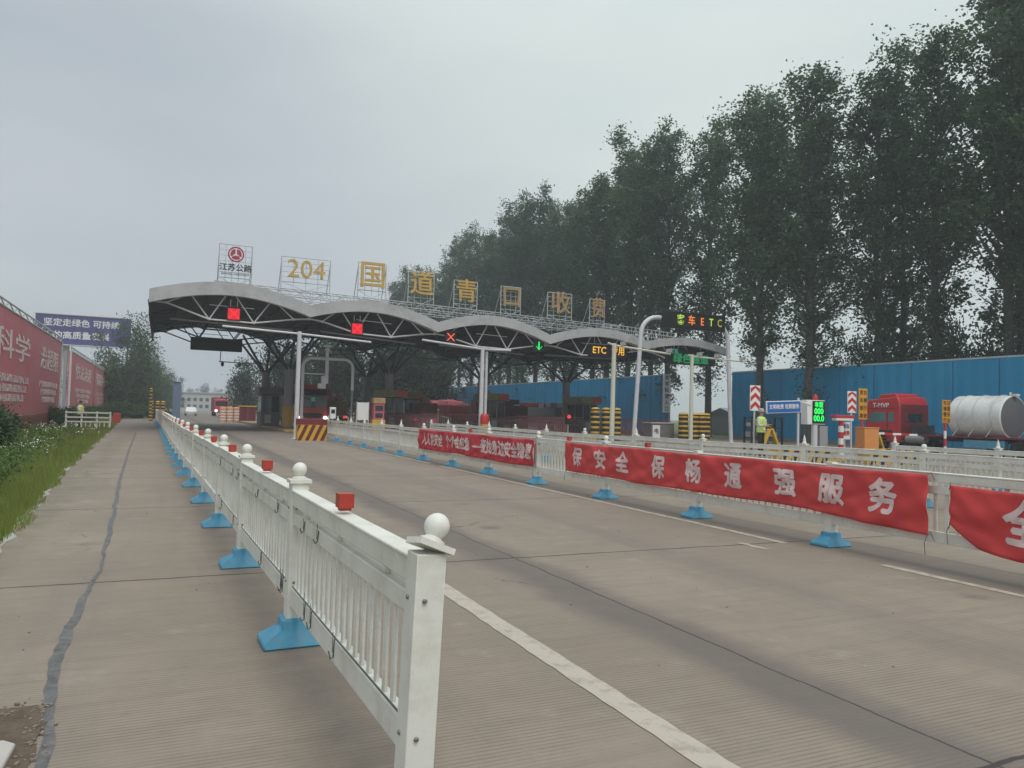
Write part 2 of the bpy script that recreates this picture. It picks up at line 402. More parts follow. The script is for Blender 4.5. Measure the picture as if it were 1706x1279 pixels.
    # transverse joints every 5.45 m and longitudinal joints
    wj = math_('MULTIPLY', math_('SUBTRACT', noise(1.4, 4), .5), .10)
    def near(v, p, wd): return ramp(math_('ABSOLUTE', math_('SUBTRACT', v, p)), wd, wd * .4)
    ym = math_('MODULO', math_('ADD', math_('ADD', Y, wj), 100 * 5.45 - 7.85 + 2.7), 5.45)
    jt = near(ym, 2.7, .026)
    for px_, wd in ((3.66, .012), (8.6, .014), (-1.2, .0), (13.2, .02), (17.8, .02), (22.4, .02)):
        if wd: jt = math_('MAXIMUM', jt, near(math_('ADD', X, wj), px_, wd))
    base = mix(math_('MULTIPLY', jt, .95), base, (.055, .05, .048))
    # cracks
    vor = nd('ShaderNodeTexVoronoi', feature='DISTANCE_TO_EDGE'); vor.inputs['Scale'].default_value = .22
    mp2 = nd('ShaderNodeVectorMath', operation='MULTIPLY_ADD')
    nv = nd('ShaderNodeTexNoise'); nv.inputs['Scale'].default_value = 1.2; nv.inputs['Detail'].default_value = 5; L(co.outputs['Object'], nv.inputs['Vector'])
    L(nv.outputs['Color'], mp2.inputs[0]); mp2.inputs[1].default_value = (1.2, 1.2, 0); L(co.outputs['Object'], mp2.inputs[2]); L(mp2.outputs[0], vor.inputs['Vector'])
    ck = math_('MULTIPLY', ramp(vor.outputs['Distance'], .004, .001), ramp(big, .52, .6))
    base = mix(math_('MULTIPLY', ck, .6), base, (.09, .08, .07))
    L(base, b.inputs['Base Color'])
    b.inputs['Roughness'].default_value = .82; b.inputs['Specular IOR Level'].default_value = .3
    bp = nd('ShaderNodeBump'); bp.inputs['Strength'].default_value = .25; bp.inputs['Distance'].default_value = .006
    hh = math_('SUBTRACT', math_('MULTIPLY', fine, .5), math_('ADD', math_('MULTIPLY', grv, .8), jt))
    L(hh, bp.inputs['Height']); L(bp.outputs[0], b.inputs['Normal'])
    return m
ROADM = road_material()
GRASSM = mat('grass_soil', (.095, .115, .026), .95, var=.35, vscale=.6, dirt=(.10, .085, .04), dscale=.25, bump=.6, bscale=12)
sheet('ground', [(-690, -690), (690, -690), (690, 690), (-690, 690)], -.03, GRASSM)

EDGE = [(-12, -1.5), (0, -1.5), (6, -1.5), (10.2, -1.58), (13.3, -1.69), (19.9, -1.99), (32, -2.29), (60, -2.95), (86, -3.6), (140, -4.5)]
def edge_x(y):
    for (y0, x0), (y1, x1) in zip(EDGE, EDGE[1:]):
        if y <= y1: return x0 + (x1 - x0) * max(0, (y - y0)) / (y1 - y0)
    return EDGE[-1][1]
poly = []
y = -12.0
while y <= 140:
    poly.append((edge_x(y) + random.uniform(-.035, .035) - .02, y)); y += .25 if y < 40 else 2
road_poly = poly + [(2.5, 260), (22, 680), (48, 680), (20, 260), (16, 150), (45.7, 130), (45.7, -12)]
# triangulate safely as strips: left carriageway up to y=140
def road_mesh():
    vs, fs = [], []
    for i, (x, yy) in enumerate(poly):
        vs += [(x, yy, 0), (45.7, yy, 0)]
        if i: fs.append((2 * i - 2, 2 * i - 1, 2 * i + 1, 2 * i))
    n0 = len(vs)
    for (xa, xb, yy) in [(-4.5, 16, 140), (1, 19, 260), (22, 48, 680)]: vs += [(xa, yy, -.004 if yy > 140 else -.002), (xb, yy, -.004 if yy > 140 else -.002)]
    fs += [(n0, n0 + 1, n0 + 3, n0 + 2), (n0 + 2, n0 + 3, n0 + 5, n0 + 4)]
    me = bpy.data.meshes.new('road'); me.from_pydata(vs, [], fs); me.materials.append(ROADM); return me
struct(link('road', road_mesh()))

# pale crumbling edge strip of the slab
def strip_mesh(name, fn, wfn, y0, y1, dy, z, m, jag=0.0):
    vs, fs = [], []; k = 0; yy = y0
    while yy <= y1:
        c, hw = fn(yy), wfn(yy) / 2
        vs += [(c - hw + random.uniform(-jag, jag), yy, z), (c + hw + random.uniform(-jag, jag), yy, z)]
        if k: fs.append((2 * k - 2, 2 * k - 1, 2 * k + 1, 2 * k))
        k += 1; yy += dy
    me = bpy.data.meshes.new(name); me.from_pydata(vs, [], fs); me.materials.append(m); return struct(link(name, me))
M['edge'] = mat('edge_mortar', (.36, .36, .32), .9, var=.25, vscale=4)
strip_mesh('road_edge', lambda y_: edge_x(y_) + .02, lambda y_: .09, 2, 85, .35, .004, M['edge'], .05)
def worn_paint(name, col, thr):
    m = bpy.data.materials.new(name); m.use_nodes = True; t = m.node_tree; n = t.nodes; b = n['Principled BSDF']
    co = n.new('ShaderNodeTexCoord'); tx = n.new('ShaderNodeTexNoise'); tx.inputs['Scale'].default_value = 7; tx.inputs['Detail'].default_value = 9; tx.inputs['Roughness'].default_value = .75
    t.links.new(co.outputs['Object'], tx.inputs['Vector'])
    r = n.new('ShaderNodeValToRGB'); r.color_ramp.elements[0].position = thr; r.color_ramp.elements[1].position = thr + .18
    r.color_ramp.elements[0].color = (*col, 1); r.color_ramp.elements[1].color = (.29, .262, .23, 1)
    t.links.new(tx.outputs['Fac'], r.inputs[0]); t.links.new(r.outputs[0], b.inputs['Base Color']); b.inputs['Roughness'].default_value = .8
    return m
LINEW = worn_paint('lane_paint', (.46, .415, .345), .49)
LINEO = worn_paint('lane_paint_worn', (.46, .42, .33), .44)
strip_mesh('road_marking', lambda y_: 2.41, lambda y_: .165, 1.0, 40, .12, .004, LINEW, .006)
for (a, b_) in ((1.0, 6.35), (7.75, 22.0), (23.0, 40)):
    strip_mesh('road_marking', lambda y_: 7.52 + .012 * (y_ - 4.8), lambda y_: .12, a, b_, .25, .004, LINEO, .012)
strip_mesh('road_marking', lambda y_: 6.95, lambda y_: .10, 7.45, 8.0, .1, .004, LINEO, .02)
# bitumen crack seal down the left lane
TAR = mat('bitumen_seal', (.105, .107, .110), .6, var=.35, vscale=7, dirt=(.25, .225, .195), dscale=11)
def crack_x(y_):
    pts = [(2, -.40), (4, -.41), (5, -.50), (6.3, -.535), (8.4, -.47), (10, -.50), (13, -.57), (18, -.72), (30, -.95), (60, -1.4), (86, -1.78)]
    for (a, xa), (c, xc) in zip(pts, pts[1:]):
        if y_ <= c: return xa + (xc - xa) * (y_ - a) / (c - a) + .010 * math.sin(y_ * 3.1) + .006 * math.sin(y_ * 7.7)
    return -1.78
strip_mesh('crack_seal', crack_x, lambda y_: (.062 + .016 * math.sin(y_ * 1.3) - .004 * max(0, y_ - 4)) if y_ < 10 else .045 + .0006 * y_, 2, 80, .10, .004, TAR, .007)
DIRT = mat('bare_dirt', (.115, .085, .062), .95, var=.4, vscale=9, bump=.8, bscale=40)
def blob(name, poly, z, m):
    me = bpy.data.meshes.new(name); pp = []
    for i, p in enumerate(poly):
        q = poly[(i + 1) % len(poly)]
        for k in range(6):
            f = k / 6; pp.append((p[0] + (q[0] - p[0]) * f + random.uniform(-.012, .012), p[1] + (q[1] - p[1]) * f + random.uniform(-.03, .03), z))
    me.from_pydata(pp, [], [tuple(range(len(pp)))]); me.materials.append(m); return struct(link(name, me))
blob('dirt_patch', [(-1.5, 4.8), (-.52, 4.74), (-.46, 4.5), (-.47, 4.2), (-.43, 3.6), (-1.5, 3.6)], .006, DIRT)
M['chip'] = mat('broken_slab', (.46, .43, .40), .85, var=.1)
mb = MB(); mb.prism([(-1.4, 4.28), (-.60, 4.27), (-.545, 4.21), (-.57, 3.7), (-1.4, 3.7)], .0, .03, 'z')
struct(mb.build('broken_slab', M['chip'], bevel=.008))
# small litter and stone chips on the slabs
mb = MB()
for _ in range(70):
    yy = random.uniform(2.6, 16); xx = random.uniform(-1.4, 8); s_ = random.uniform(.004, .011)
    mb.box((xx, yy, s_ * .35), (s_ * random.uniform(1, 2.4), s_, s_ * .7), rz=random.uniform(0, 3))
for _ in range(170):                      # crumbs of broken slab round the bare patch
    if random.random() < .55: xx, yy = random.gauss(-.50, .035), random.uniform(3.7, 4.8)
    else: xx, yy = random.uniform(-.95, -.45), random.gauss(4.74, .05)
    s_ = random.uniform(.004, .016)
    mb.box((xx, yy, s_ * .3 + .004), (s_ * random.uniform(.8, 2), s_, s_ * .7), rz=random.uniform(0, 3))
o = mb.build('gravel', mat('stone_chip', (.20, .17, .135), .9, var=.5, vscale=1.5), smooth=False)
tag(o, 'scattered stone chips and crumbs lying on the concrete slabs', 'gravel', kind='stuff')

# ================================================================== guardrails
PL = 2.82
def panel_mesh(L, fine=True, name='panel'):
    mb = MB(); y0, y1 = .05, L - .05
    mb.box((0, L / 2, 1.008), (.085, y1 - y0, .092)); mb.box((0, L / 2, 1.062), (.10, y1 - y0, .018))
    mb.box((0, L / 2, .872), (.060, y1 - y0, .088))
    mb.box((0, L / 2, .345), (.065, y1 - y0, .125))
    n = 20
    for i in range(n):
        yy = y0 + (y1 - y0) * (i + .7) / (n + .4)
        mb.box((0, yy, .617), (.018, .043, .425))
        if fine and i % 1 == 0: mb.box((0, yy, .939), (.02, .05, .05)) if i % 7 == 3 else None
    return mb.mesh(name, M['white'])
def post_mesh():
    mb = MB(); mb.box((0, 0, .58), (.115, .12, 1.02))
    mb.cur = 1
    for z in (.42, .92):
        for s_ in (-1, 1): mb.cyl((.02 * s_, s_ * .058, z), (.02 * s_, s_ * .070, z), .010, n=8); mb.cyl((s_ * .055, .02, z), (s_ * .065, .02, z), .010, n=8)
    return mb.mesh('post', [M['white'], M['steelbolt']])
def finial_mesh():
    mb = MB(); mb.box((0, 0, -.014), (.145, .15, .024)); mb.lathe([(.05, -.002), (.048, .012), (.036, .016), (.028, .026)], n=14); mb.ball((0, 0, .064), .050, 16, 10)
    return mb.mesh('finial', M['white'])
def spike_mesh():
    mb = MB(); mb.box((0, 0, -.014), (.145, .15, .024)); mb.lathe([(.05, 0), (.045, .03), (.03, .05), (.035, .08), (.02, .13), (.004, .20)], n=10)
    return mb.mesh('finial', M['white'])
def base_mesh():
    mb = MB(); mb.prism([(-.21, .0), (.21, .0), (.215, .035), (.20, .055), (.09, .12), (.085, .18), (-.085, .18), (-.09, .12), (-.20, .055), (-.215, .035)], -.15, .15)
    for v in range(len(mb.v)):
        x, y_, z = mb.v[v]; f = 1.0 if z < .06 else .62
        mb.v[v] = (x, y_ * f, z)
    return mb.mesh('weighted_base', M['bluebase'])
def bolts_mesh():
    mb = MB()
    for z in (.42, .92):
        for s_ in (-1, 1): mb.cyl((0, s_ * .058, z), (0, s_ * .075, z), .012, n=8)
        for s_ in (-1, 1): mb.cyl((s_ * .055, .02, z), (s_ * .068, .02, z), .011, n=8)
    return mb.mesh('bolt', M['steelbolt'])
def ties_mesh(seed):
    rr = random.Random(seed); mb = MB()
    for i in range(5):
        yy = rr.uniform(.25, 2.6); z = rr.choice([.872, .36]); h = .04 if z > .5 else .07
        pts = [(-.032, yy, z + h), (-.036, yy + .006, z), (-.036, yy + .012, z - h * .6), (-.045, yy + .03, z - h * .6 - .015), (-.055, yy + .04, z - h * .5 + rr.uniform(0, .02))]
        mb.tube(pts, .0035, 5)
        mb.tube([(-.036, yy + .03, z + h + rr.uniform(.0, .05)), (-.037, yy + .03, z - h * .3)], .002, 5)
    mb.tube([(-.034, .1, .43), (-.036, 1.4, .428), (-.034, 2.7, .43)], .005, 5)
    return mb.mesh('wire_tie', M['wire'])
PANEL, POST, FIN, SPK, BASE, BOLT = panel_mesh(PL), post_mesh(), finial_mesh(), spike_mesh(), base_mesh(), bolts_mesh()
mb = MB(); mb.box((0, PL / 2, 1.118), (.08, .09, .075)); mb.box((0, PL / 2, 1.075), (.06, .06, .02)); REF = mb.mesh('reflector', M['redref'])

def guardrail(label, fx, ys, spikes=None, ties=0, refl=lambda i: True, bases=True, nofin=lambda i: False):
    root = thing('guardrail', label, 'guardrail', (fx(ys[0]), ys[0], 0))
    ox, oy = fx(ys[0]), ys[0]
    for i, yy in enumerate(ys):
        x = fx(yy); nx, ny = (fx(ys[i + 1]), ys[i + 1]) if i + 1 < len(ys) else (x + x - fx(ys[i - 1]), yy + PL)
        a = -math.atan2(nx - x, ny - yy)
        p = link('post', POST, root, (x - ox, yy - oy, 0), a)
        p.rotation_euler = (random.uniform(-.012, .012), random.uniform(-.008, .022), a)
        if i == 0 and ties: p.rotation_euler = (0, .034, a); p.location.x -= .045; p.location.z -= .018
        if yy < 18: bev(p, .008)
        f = None if nofin(i) else link('finial', SPK if spikes and spikes(i) else FIN, p, (0, 0, 1.117))
        if i == 0 and ties and f: f.rotation_euler = (R(-9), R(20), 0); f.location = (.016, .0, 1.126)
        if bases:
            b = link('weighted_base', BASE, root, (x - ox, yy - oy, 0), a)
            if yy < 18: bev(b, .012)
        if i + 1 < len(ys):
            L = math.hypot(nx - x, ny - yy)
            q = link('panel', PANEL, root, (x - ox, yy - oy, random.uniform(-.03, .004)), a); q.scale = (1, L / PL, 1)
            if yy < 12: bev(q, .006)
            if i < ties: link('wire_tie', ties_mesh(i), q)
            if refl(i):
                r = link('reflector', REF, root, (x - ox, yy - oy, 0), a); r.scale = (1, L / PL, 1)
    return root

def lfx(y_):
    pts = [(0, .99), (2.72, .95), (5.44, .885), (8.3, .81), (11.03, .77), (13.75, .73), (16.8, .66), (19.6, .58), (30, .40), (51, .18), (70, -.1), (90, -.5)]
    for (a, xa), (c, xc) in zip(pts, pts[1:]):
        if y_ <= c: return xa + (xc - xa) * (y_ - a) / (c - a)
    return pts[-1][1]
guardrail('long white guardrail with ball finials and red reflectors, starting in the foreground',
          lfx, [2.80] + [5.46 + 2.8 * i for i in range(29)], ties=3)
def afx(y_): return 8.02 if y_ < 12 else 8.02 + .003 * (y_ - 12)
AY = [1.75, 4.6, 7.45, 10.21, 13.05, 16.09, 19.02, 21.85, 24.7, 27.5, 30.3, 33.1, 35.9, 38.7, 41.3]
guardrail('white guardrail on blue bases carrying the red banners along the middle of the road', afx, AY, nofin=lambda i: i in (0, 2, 3), refl=lambda i: i in (3, 4, 6), spikes=lambda i: i >= 9)
def bfx(y_):
    pts = [(2, 13.6), (9, 13.7), (12, 13.6), (16, 12.6), (22, 12.3), (30, 12.5), (40, 12.8)]
    for (a, xa), (c, xc) in zip(pts, pts[1:]):
        if y_ <= c: return xa + (xc - xa) * (y_ - a) / (c - a)
    return 12.8
guardrail('white picket guardrail with spiked posts behind the banner guardrail', bfx, [4.9 + 2.75 * i for i in range(13)], refl=lambda i: False, spikes=lambda i: i % 2 == 1)
def cfx(y_): return 17.5 + .02 * y_
guardrail('short white guardrail farthest from the road, in front of the tanker truck', cfx, [6.0 + 2.8 * i for i in range(4)], refl=lambda i: False, spikes=lambda i: True)

# ================================================================== banners
def banner(label, y_near, y_far, ztop, zbot, x0, material, texts, tsize, seed, drop=None, lettermat=None):
    """cloth in the plane x = x0 facing -X (towards the road); u runs from far (0) to near (1), the reading direction"""
    rr = random.Random(seed); L = y_far - y_near
    ph = [rr.uniform(0, 6.28) for _ in range(8)]
    def pos(u, v):          # u along, v up 0..1
        yy = y_far - u * L
        zt = ztop - .018 * abs(math.sin(u * L / 2.8 * math.pi)) ; zb = zbot + .010 * math.sin(u * 9 + ph[0]) + .007 * math.sin(u * 23 + ph[1])
        if drop: zb += drop(u)
        z = zb + (zt - zb) * v
        e = .020 * math.sin(yy * 2.6 + v * 3.4 + ph[2]) + .010 * math.sin(yy * 6.3 - v * 5 + ph[3]) + .008 * math.sin(yy * 1.3 + v * 8 + ph[4])
        e += .010 * math.sin((yy + v * 1.4) * 8.5 + ph[5]) * (1 - v) + .006 * math.sin((yy - v * .8) * 15 + ph[6])
        return Vector((x0 - .03 - abs(e) * 1.3 - .01, yy, z))
    nu, nv = int(L / .05), 16
    vs = [pos(i / nu, j / nv) for i in range(nu + 1) for j in range(nv + 1)]
    fs = [(i * (nv + 1) + j, i * (nv + 1) + j + 1, (i + 1) * (nv + 1) + j + 1, (i + 1) * (nv + 1) + j) for i in range(nu) for j in range(nv)]
    me = bpy.data.meshes.new('banner'); me.from_pydata(vs, [], fs); me.materials.append(material)
    me.polygons.foreach_set('use_smooth', [True] * len(fs))
    root = tag(link('banner', me), label, 'banner')
    sm = root.modifiers.new('thickness', 'SOLIDIFY'); sm.thickness = .003
    for (s, u, size, sx) in texts:
        tm = text_mesh(s, size, .036, 0, sx, 1.0, cut=.08)
        tm.materials.clear(); tm.materials.append(lettermat or M['lettering'])
        H = ztop - zbot
        for vert in tm.vertices:
            uu = u + vert.co.x / L; vv = .5 + vert.co.y / H
            p = pos(min(max(uu, 0), 1), vv); p.x -= .009 + vert.co.z * 0
            vert.co = p
        link('lettering', tm, root)
    mb = MB()
    for u, v in ((0, 1), (0, 0), (1, 1), (1, 0)):
        p = pos(u, v); mb.tube([p, p + Vector((.03, .02 if u == 0 else -.02, .03)), p + Vector((.05, .05 if u == 0 else -.05, -.06))], .004, 5)
        if v == 0: mb.tube([p, p + Vector((-.01, .03, -.08)), p + Vector((-.02, .01, -.22))], .004, 5)
    mb.build('tie_cord', M['wire'], root)
    return root
B2L = 14.5 - 5.97
def u2(px_y): return (14.5 - px_y) / B2L
chars2 = [('保', .06), ('安', .168), ('全', .262), ('保', .395), ('畅', .508), ('通', .62), ('强', .745), ('服', .84), ('务', .93)]
banner('red cloth banner with nine large spaced white characters', 5.97, 14.5, 1.045, .435, 8.02 - .06, M['bannerred2'],
       [(c, u, .405, 1.0) for c, u in chars2], 0, 3, drop=lambda u: -.07 * max(0, (u - .8) / .2))
banner('dark red banner with a long line of narrow white characters and a dash', 16.05, 24.8, 1.035, .40, 8.02 - .06, M['bannerred'],
       [('人人讲安全', .165, .40, 1.0), ('个个会应急', .425, .40, 1.0), ('——', .60, .36, 1.0), ('查找身边安全隐患', .81, .40, 1.0)], 0, 5)
banner('sagging bright red banner cut off by the right edge, showing one character', 1.2, 5.70, .95, .36, 8.02 - .06, M['bannerred2'],
       [('全', .178, .42, 1.0)], 0, 9, drop=lambda u: -.10 * min(1, u * 6) + .16 * max(0, 1 - u * 14), lettermat=M['lettering'])

# ================================================================== toll canopy
YF, YB = 50.0, 72.0
CX = [-.9, 8.5, 17.1, 25.75, 34.25, 42.1]          # arch ends / cusps
CZ = [7.66, 7.49, 7.10, 6.83, 6.94, 6.88]          # lower edge of the fascia at the cusps
PZ = [8.46, 8.12, 7.88, 7.65, 7.47]                # lower edge at the crowns
def arch(i, t):
    a, b_, p = CZ[i], CZ[i + 1], PZ[i]
    base = a + (b_ - a) * t
    s_ = math.sin(math.pi * t) ** .92 if 0 < t < 1 else 0
    return base + (p - (a + b_) / 2) * s_
FH = [.66, .80, .84, .80, .62, .50]
can = thing('toll_canopy', 'wide grey toll plaza canopy with five scalloped arches and white trusses', 'canopy', (0, YF, 0))
NS = 22
fa = MB(); so = []
pts_lo, pts_hi = [], []
for i in range(5):
    for k in range(NS + (1 if i == 4 else 0)):
        t = k / NS; x = CX[i] + (CX[i + 1] - CX[i]) * t
        h = .80 - .0055 * x
        pts_lo.append((x, arch(i, t))); pts_hi.append((x, arch(i, t) + h - (.25 if False else 0)))
n = len(pts_lo)
# fascia: a deep band 0.35 m thick with a top lip
for (y0, y1, name) in ((-.02, .38, 'fascia'), (YB - YF - .38, YB - YF + .02, 'rear_fascia')):
    mb = MB(); vs = []
    for (x, zl), (_, zh) in zip(pts_lo, pts_hi): vs += [(x, y0, zl), (x, y1, zl), (x, y1 + .0, zh), (x, y0, zh)]
    fs = []
    for j in range(n - 1):
        for k in range(4): fs.append((4 * j + k, 4 * j + (k + 1) % 4, 4 * (j + 1) + (k + 1) % 4, 4 * (j + 1) + k))
    fs += [(0, 1, 2, 3), (4 * n - 4, 4 * n - 3, 4 * n - 2, 4 * n - 1)]
    mb.add(vs, fs); mb.build(name, M['canopygrey'], can)
# vaulted roof skin (grey underside, coloured dark to hold its shade) between the fascias
for i in range(5):
    mb = MB(); vs, fs = [], []
    for k in range(NS + 1):
        t = k / NS; x = CX[i] + (CX[i + 1] - CX[i]) * t; zl = arch(i, t); 
        vs += [(x, .382, zl + .30), (x, YB - YF - .382, zl + .30), (x, YB - YF - .382, zl + .52), (x, .382, zl + .52)]
        if k:
            for q in range(4): fs.append((4 * k - 4 + q, 4 * k - 4 + (q + 1) % 4, 4 * k + (q + 1) % 4, 4 * k + q))
    fs += [(0, 1, 2, 3), (4 * NS, 4 * NS + 1, 4 * NS + 2, 4 * NS + 3)]
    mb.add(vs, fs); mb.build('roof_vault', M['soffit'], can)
# dark side valance on the left end, and the flat service soffit
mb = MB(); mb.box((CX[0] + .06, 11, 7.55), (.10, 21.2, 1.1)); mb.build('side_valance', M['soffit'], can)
# trusses: lens shaped, one per arch and row
def truss(i, y_, r=.055):
    mb = MB(); a, b_ = CX[i], CX[i + 1]; W_ = b_ - a
    X = lambda t: a + W_ * t
    base = lambda t: CZ[i] + (CZ[i + 1] - CZ[i]) * t
    bt = [(0., -.02), (.10, -.10), (.36, -.62), (.64, -.62), (.90, -.16), (1., -.05)]
    B = [Vector((X(t), y_, base(t) + d)) for t, d in bt]
    if i == 0: B[0].z += .2; B[1].z += .28
    mb.tube(B, r, 8)
    T = lambda t: Vector((X(t), y_, arch(i, t) + .10))
    for tb, tt in (((1), .20), (2, .25), (2, .46), (3, .52), (3, .74), (4, .80)):
        mb.cyl(B[tb], T(tt), r * .82, n=8)
    mb.cyl(B[2] + Vector((0, 0, .9)), B[3] + Vector((0, 0, .9)), .025, n=6)
    mb.tube([T(t / 10) for t in range(11)], r * .8, 6)
    for q in B: mb.ball(q, r * 1.6, 8, 6)
    mb.build('truss', M['tube'] if y_ < 1 else M['darkstrut'], can)  # rear rows get a dark colour that stands in for shade under the roof
for y_ in (.75, 7.3, 14.6, 21.3):
    for i in range(5): truss(i, y_)
# purlins running back
mb = MB()
for i in range(5):
    for t in (.0, .17, .36, .5, .64, .83):
        x = CX[i] + (CX[i + 1] - CX[i]) * t
        mb.bar((x, .6, arch(i, t) + .18), (x, 21.4, arch(i, t) + .18), .10, .16)
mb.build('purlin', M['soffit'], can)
# service beam under the front
mb = MB()
for i in range(0, 5):
    mb.cyl((CX[i] + 1.2, 3.2, CZ[i] - .55), (CX[i + 1] - .6, 3.2, CZ[i + 1] - .62), .06, n=8)
mb.build('service_beam', M['column'], can)
# tree columns: shaft + four struts, two rows
for i in range(1, 5):
    for y_ in (12.0, 19.6) if i < 3 else (13.0,):
        x = CX[i] + (.55 if i == 1 and y_ < 15 else -.3 if i == 1 else 0)
        c = MB(); c.cyl((x, y_, 0), (x, y_, 4.9), .36, .34, 16)
        co = c.build('column', M['column'], can)
        st = MB(); SP = 1.9
        for dx, dy in ((-2.2, -2.2), (2.2, -2.2), (2.2, 2.2), (-2.2, 2.2), (0, -2.6)):
            st.cyl((x + dx * .08, y_ + dy * .08, 4.7), (x + dx, y_ + dy, CZ[i] + .1), .11, .09, 8)
        st.build('strut', M['darkstrut'], co)
        yb = MB(); yb.lathe([(.42, .0), (.42, 1.75), (.37, 1.8)], (x, y_, .01), 16); yb.build('base_sleeve', M['yellow'], co)
# roof-top lattice girder that carries the letters
def lattice_z(x): return 9.28 - .026 * (x - 3)
mb = MB(); LX0, LX1 = 2.9, 34.5
for dy in (4.6, 5.6):
    for dz in (0, .34, .72):
        mb.cyl((LX0, dy, lattice_z(LX0) + dz), (LX1, dy, lattice_z(LX1) + dz), .03, n=6)
nseg = 44
for k in range(nseg):
    xa = LX0 + (LX1 - LX0) * k / nseg; xb = LX0 + (LX1 - LX0) * (k + 1) / nseg
    for dy in (4.6, 5.6):
        mb.cyl((xa, dy, lattice_z(xa) + (0 if k % 2 else .72)), (xb, dy, lattice_z(xb) + (.72 if k % 2 else 0)), .022, n=5)
        mb.cyl((xa, dy, lattice_z(xa) - (.5 if k % 4 == 0 else 0)), (xa, dy, lattice_z(xa) + .72), .02, n=5)
    mb.cyl((xa, 4.6, lattice_z(xa) + .72), (xb, 5.6, lattice_z(xb) + .72), .02, n=5)
mb.build('roof_lattice', M['lattice'], can)
# second, smaller lattice run on the right shoulder
mb = MB()
for dz in (0, .3, .6, .9):
    mb.cyl((31.5, 2.2, 8.1 + dz), (38.5, 2.2, 7.75 + dz), .028, n=6)
for k in range(18):
    xa = 31.5 + 7 * k / 18; za = 8.1 - .05 * (xa - 31.5); zb = 8.1 - .05 * (xa + .39 - 31.5)
    mb.cyl((xa, 2.2, za + (0 if k % 2 else .9)), (xa + .39, 2.2, zb + (.9 if k % 2 else 0)), .022, n=5); mb.cyl((xa, 2.2, za - .3), (xa, 2.2, za + .9), .02, n=5)
mb.build('roof_lattice', M['lattice'], can)
# dark sign box seen from behind at the back edge
mb = MB(); mb.box((4.2, 21.4, 7.0), (4.2, .35, 1.1)); mb.build('rear_sign_box', M['soffit'], can, bevel=.03)
mb = MB(); mb.cyl((4.5, 22.4, 5.6), (11.5, 22.4, 5.45), .05, n=6)
for x in (4.8, 6.2, 9.5, 10.8): mb.lathe([(.05, 0), (.13, -.1), (.13, -.35), (.05, -.42)], (x, 22.4, 5.6), 8)
for x in (4.6, 11.3): mb.cyl((x, 22.4, 5.55), (x, 21.8, 7.2), .04, n=6)
mb.build('lamp_rail', M['darkstrut'], can)

# ------------------------------------------------------------------ letters on the roof
def sign_frame(x0, x1, z0, z1, zb, y_, root, nx=4, nz=5):
    mb = MB()
    for k in range(nx + 1):
        x = x0 + (x1 - x0) * k / nx; mb.cyl((x, y_ + .08, zb), (x, y_ + .08, z1), .02 if 0 < k < nx else .035, n=5)
    for k in range(nz + 1):
        z = z0 + (z1 - z0) * k / nz; mb.cyl((x0, y_ + .08, z), (x1, y_ + .08, z), .018 if 0 < k < nz else .03, n=5)
    for x in (x0, x1):
        mb.cyl((x, y_ + .08, z1 - .2), (x, y_ + 1.3, zb), .03, n=5)
    mb.cyl((x0, y_ + .08, z0), (x0 + .5 * (x1 - x0), y_ + .08, zb), .02, n=5); mb.cyl((x1, y_ + .08, z0), (x0 + .5 * (x1 - x0), y_ + .08, zb), .02, n=5)
    mb.build('frame', M['lattice'], root)
def roof_letter(s, x0, x1, z0, z1, material, label, sx=1.0, fm=None, bold=.008):
    xc = (x0 + x1) / 2; y_ = 54.7; zb = lattice_z(xc) + .72
    root = thing('roof_letter', label, 'sign letter', (xc, y_, zb), group='letters on the canopy roof')
    sign_frame(x0 - xc, x1 - xc, z0 - zb, z1 - zb, 0, 0, root)
    text_on('lettering', s, (z1 - z0) * 1.02, material, root, (0, -.10, (z0 + z1) / 2 - zb), bold=bold, depth=.06, sx=sx)
    return root
roof_letter('204', 7.2, 10.55, 10.4, 12.15, M['gold'], 'weathered golden number 204 on a wire frame above the canopy', sx=1.0, bold=.0)
roof_letter('国', 12.55, 14.6, 10.3, 12.3, M['gold'], 'golden character 国 standing highest on the roof, next to the number 204', bold=.010)
roof_letter('道', 16.3, 18.3, 10.1, 12.0, M['gold'], 'golden character 道 in front of the first tree tops', bold=.010)
roof_letter('青', 19.9, 21.8, 9.9, 11.7, M['gold'], 'golden brown character 青 just right of the character 道')
roof_letter('口', 23.8, 25.5, 9.8, 11.6, M['rust'], 'dull rusty character frame before the dark trees, left of the brown one')
roof_letter('收', 27.9, 30.1, 9.65, 11.5, M['rust'], 'broad brown character on a braced frame above the fourth arch')
roof_letter('费', 31.8, 33.2, 9.55, 11.3, M['rust'], 'narrow greenish character frame, rightmost on the roof lattice', sx=.8)
